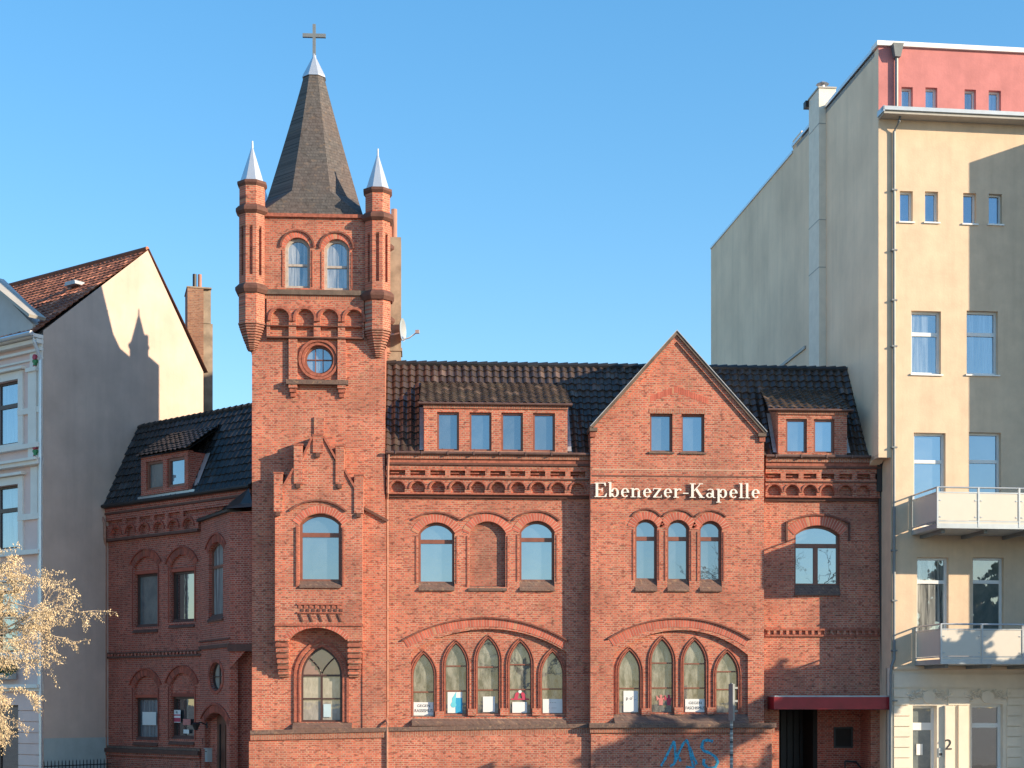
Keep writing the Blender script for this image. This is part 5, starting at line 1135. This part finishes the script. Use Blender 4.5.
def rp(o,hu,hz_):
    m=MB(); m.box(-hu,hu,-hz_*.9,-hz_*.25,.004,.007,PRED); m.box(-hu,hu,.02,hz_*.3,.004,.007,PRED); m.build('picture',o); text_mesh('45',.14,INK,.002,'lettering',o,(-.02,.008,hz_*.62))
poster(174,180.5,710,722.5,-.15,'tall red and white poster in the right ground floor window of the dark brick house',rp,fr=W)
poster(183,190.5,719,725,-.15,'small pink leaflet in the right ground floor window of the dark brick house',None,PPINK,fr=W)
poster(183.5,189,729.5,733.5,-.15,'small white card below the pink leaflet in the dark brick house window',None,POSTW,fr=W)
# ------------------------------------------------------------ satellite dish
c=M.hit(400.5,330,-3.3); sd_=thing('satellite_dish','pale satellite dish on the chimney right of the tower','satellite dish',tuple(c),R(74))
m=MB(); n_=20; rg=[]
for q_ in range(5): r_=.42*q_/4+.001; rg.append([(r_*math.cos(2*pi*k/n_),.10*(q_/4)**2,r_*math.sin(2*pi*k/n_)) for k in range(n_)])
m.rings(rg,ZPALE,cap=False); m.rings([[(x,w-.015,z_) for x,w,z_ in r_] for r_ in rg],ZPALE,cap=False); m.build('reflector',sd_,True)
m=MB(); m.tube([(0,.0,-.38),(0,.35,-.30),(0,.62,-.12)],.025,GALV); m.box(-.06,.06,-.16,-.04,.58,.72,GALV); m.build('feed_arm',sd_); m=MB(); m.tube([(0,0,-.1),(.0,-.25,-.15),(-.3,-.5,-.2)],.03,GALV); m.build('mount',sd_)
# ------------------------------------------------------------ street sign, seen from behind
c=M.hit(731.5,HY,4.5); sp_=thing('street_sign','grey steel signpost covered in stickers with an edge-on sign box on top','street sign',(c.x,c.y,0.12),R(-72))
zz=lambda y: M.z(y,732,4.5)-.12
m=MB(); m.tube([(0,0,0),(0,0,zz(683))],.05,DGALV,12); 
m.build('post',sp_); m=MB(); m.box(.02,.30,zz(720.5),zz(684),.05,.12,DGALV); m.build('sign_box',sp_)
m=MB()
for y_ in(687,700,710): m.box(-.06,.3,zz(y_+2),zz(y_),-.06,.06,DGALV)
m.build('bracket',sp_); m=MB()
for k_ in range(10): y_=724+k_*4.3; m.tube([(0,0,zz(y_+1.6)),(0,0,zz(y_))],.053,(ZINC,INK,GREYP)[k_%3],12)
m.build('sticker',sp_)
# ------------------------------------------------------------ iron fence at the foot of the townhouse
fo=LS.hit(44,HY,.7); f2=LS.hit(111,HY,.7)
fn=thing('iron_fence','low black iron fence with spiked bars at the foot of the grey painted wall','fence',(fo.x,fo.y,0),math.atan2((f2-fo).y,(f2-fo).x))
ln=(f2-fo).length; ft_=LS.z(759,80,.7)
m=MB(); m.box(0,ln,ft_-.25,ft_-.21,-.02,.02,BLACK); m.box(0,ln,.2,.24,-.02,.02,BLACK); m.build('rail',fn)
nb=int(ln/.16)
for k_ in range(nb): m=MB(); x_=k_*ln/nb; m.rings([[(x_+a*.012,b*.012,0) for a,b in((1,1),(-1,1),(-1,-1),(1,-1))],[(x_+a*.012,b*.012,ft_-.08) for a,b in((1,1),(-1,1),(-1,-1),(1,-1))],[(x_+a*.001,b*.001,ft_) for a,b in((1,1),(-1,1),(-1,-1),(1,-1))]],BLACK); m.build('bar',fn)
# ------------------------------------------------------------ trees
BARK=mat_plain('grey_bark',(.42,.34,.25),.9,var=.4,scale=6); CAT=mat_block('spring_catkin',(.76,.60,.38),(.65,.51,.31),(.82,.72,.50)); 
def tree(name,label,base,height,seed,spread,leaf=None,nleaf=0,depth=5,r0=.2,droop=0.0,trunk=.4,lsz=.05,bias=Vector((0,0,0)),nb=4):
    rnd=random.Random(seed); rl=random.Random(seed+1); o=thing(name,label,'tree',tuple(base)); tr=MB(); br=MB(); lf=MB()
    h=height*trunk; pts=[Vector((0,0,0))]
    for i in range(5): pts.append(pts[-1]+Vector((rnd.uniform(-.1,.1),rnd.uniform(-.1,.1),h/5)))
    tr.tube([tuple(p) for p in pts],r0,BARK,9,[r0*(1.25-.45*i/5) for i in range(6)]); tr.build('trunk',o,True)
    ends=[]
    def grow(p,d,l,r,k):
        q=[p]; dd=d.copy(); n=5
        for i in range(n):
            dd=(dd+Vector((rnd.gauss(0,.16),rnd.gauss(0,.16),rnd.gauss(0,.12)-droop*(depth-k)*.10))).normalized(); q.append(q[-1]+dd*l/n)
            if leaf and k<=1:
                for _ in range(nleaf): ends.append(q[-1]+Vector((rl.gauss(0,.05),rl.gauss(0,.05),rl.gauss(0,.045))))
            if k>0 and i>=1:
                for _ in range(1 if k>2 else rnd.choice((1,1,2))):
                    s=Vector((rnd.gauss(0,1),rnd.gauss(0,1),rnd.gauss(0,.6))); s=(s-dd*s.dot(dd)).normalized(); grow(q[-1],(dd*.75+s*.75+bias*.25).normalized(),l*rnd.uniform(.45,.68),r*.52,k-1) if rnd.random()<(.9 if k>1 else .8) else None
        br.tube([tuple(x) for x in q],r,BARK,5 if k>1 else 3,[r*(1-.6*i/n) for i in range(n+1)])
    for i in range(nb):
        a=2*pi*i/nb+rnd.random(); grow(pts[-1]-Vector((0,0,rnd.uniform(0,h*.35))),(Vector((math.cos(a),math.sin(a),rnd.uniform(.35,1.1)))+bias).normalized(),height*spread*rnd.uniform(.8,1.1),r0*.5,depth-1)
    cr=br.build('branches',o)
    if leaf:
        for e in ends:
            ln_=lsz*rl.uniform(.7,1.6); a=rl.random()*6.28; dx,dy=math.cos(a)*lsz*.36,math.sin(a)*lsz*.36; ox,oy=rl.gauss(0,.02),rl.gauss(0,.02)
            lf.add([(e.x,e.y,e.z),(e.x+dx+ox,e.y+dy+oy,e.z-ln_*.5),(e.x+ox*1.5,e.y+oy*1.5,e.z-ln_),(e.x-dx+ox,e.y-dy+oy,e.z-ln_*.5)],[(0,1,2,3)],leaf,rnd.random())
        lf.build('catkins',o)
    return o,len(ends)
tp=ray(-152)*45; tp.z=0
o,n_=tree('street_tree','pale yellow flowering tree reaching in from the left edge before the townhouse',tp,10.4,2,.34,CAT,4,5,.17,.16,.53,.045,Vector((.55,-.05,.0)),9)
print('catkins',n_)
for i,(x,y,h,s) in enumerate(((18.3,27,17,3),(30,22,17,5),(-14,10,13,8),(8,-6,15,9))):
    tree('bare_tree',('bare winter tree across the street, nearest to the chapel','bare winter tree across the street, farthest to the right','bare winter tree across the street, on the left side','bare winter tree across the street, directly behind the viewer')[i],Vector((x,y,0)),h,s,.29,None,0,4,.22,0.0)
IVY=mat_block('evergreen_leaf',(.05,.10,.03),(.03,.07,.02),(.08,.13,.05))
tree('added_shade_tree','dense evergreen tree added out of view on the right to shade the chapel base',Vector((27.2,41.5,0)),12.5,21,.24,IVY,9,5,.22,.05,.45,.16,Vector((0,0,-.15)),10)  # unseen tree, added off frame to throw shade on the chapel plinth
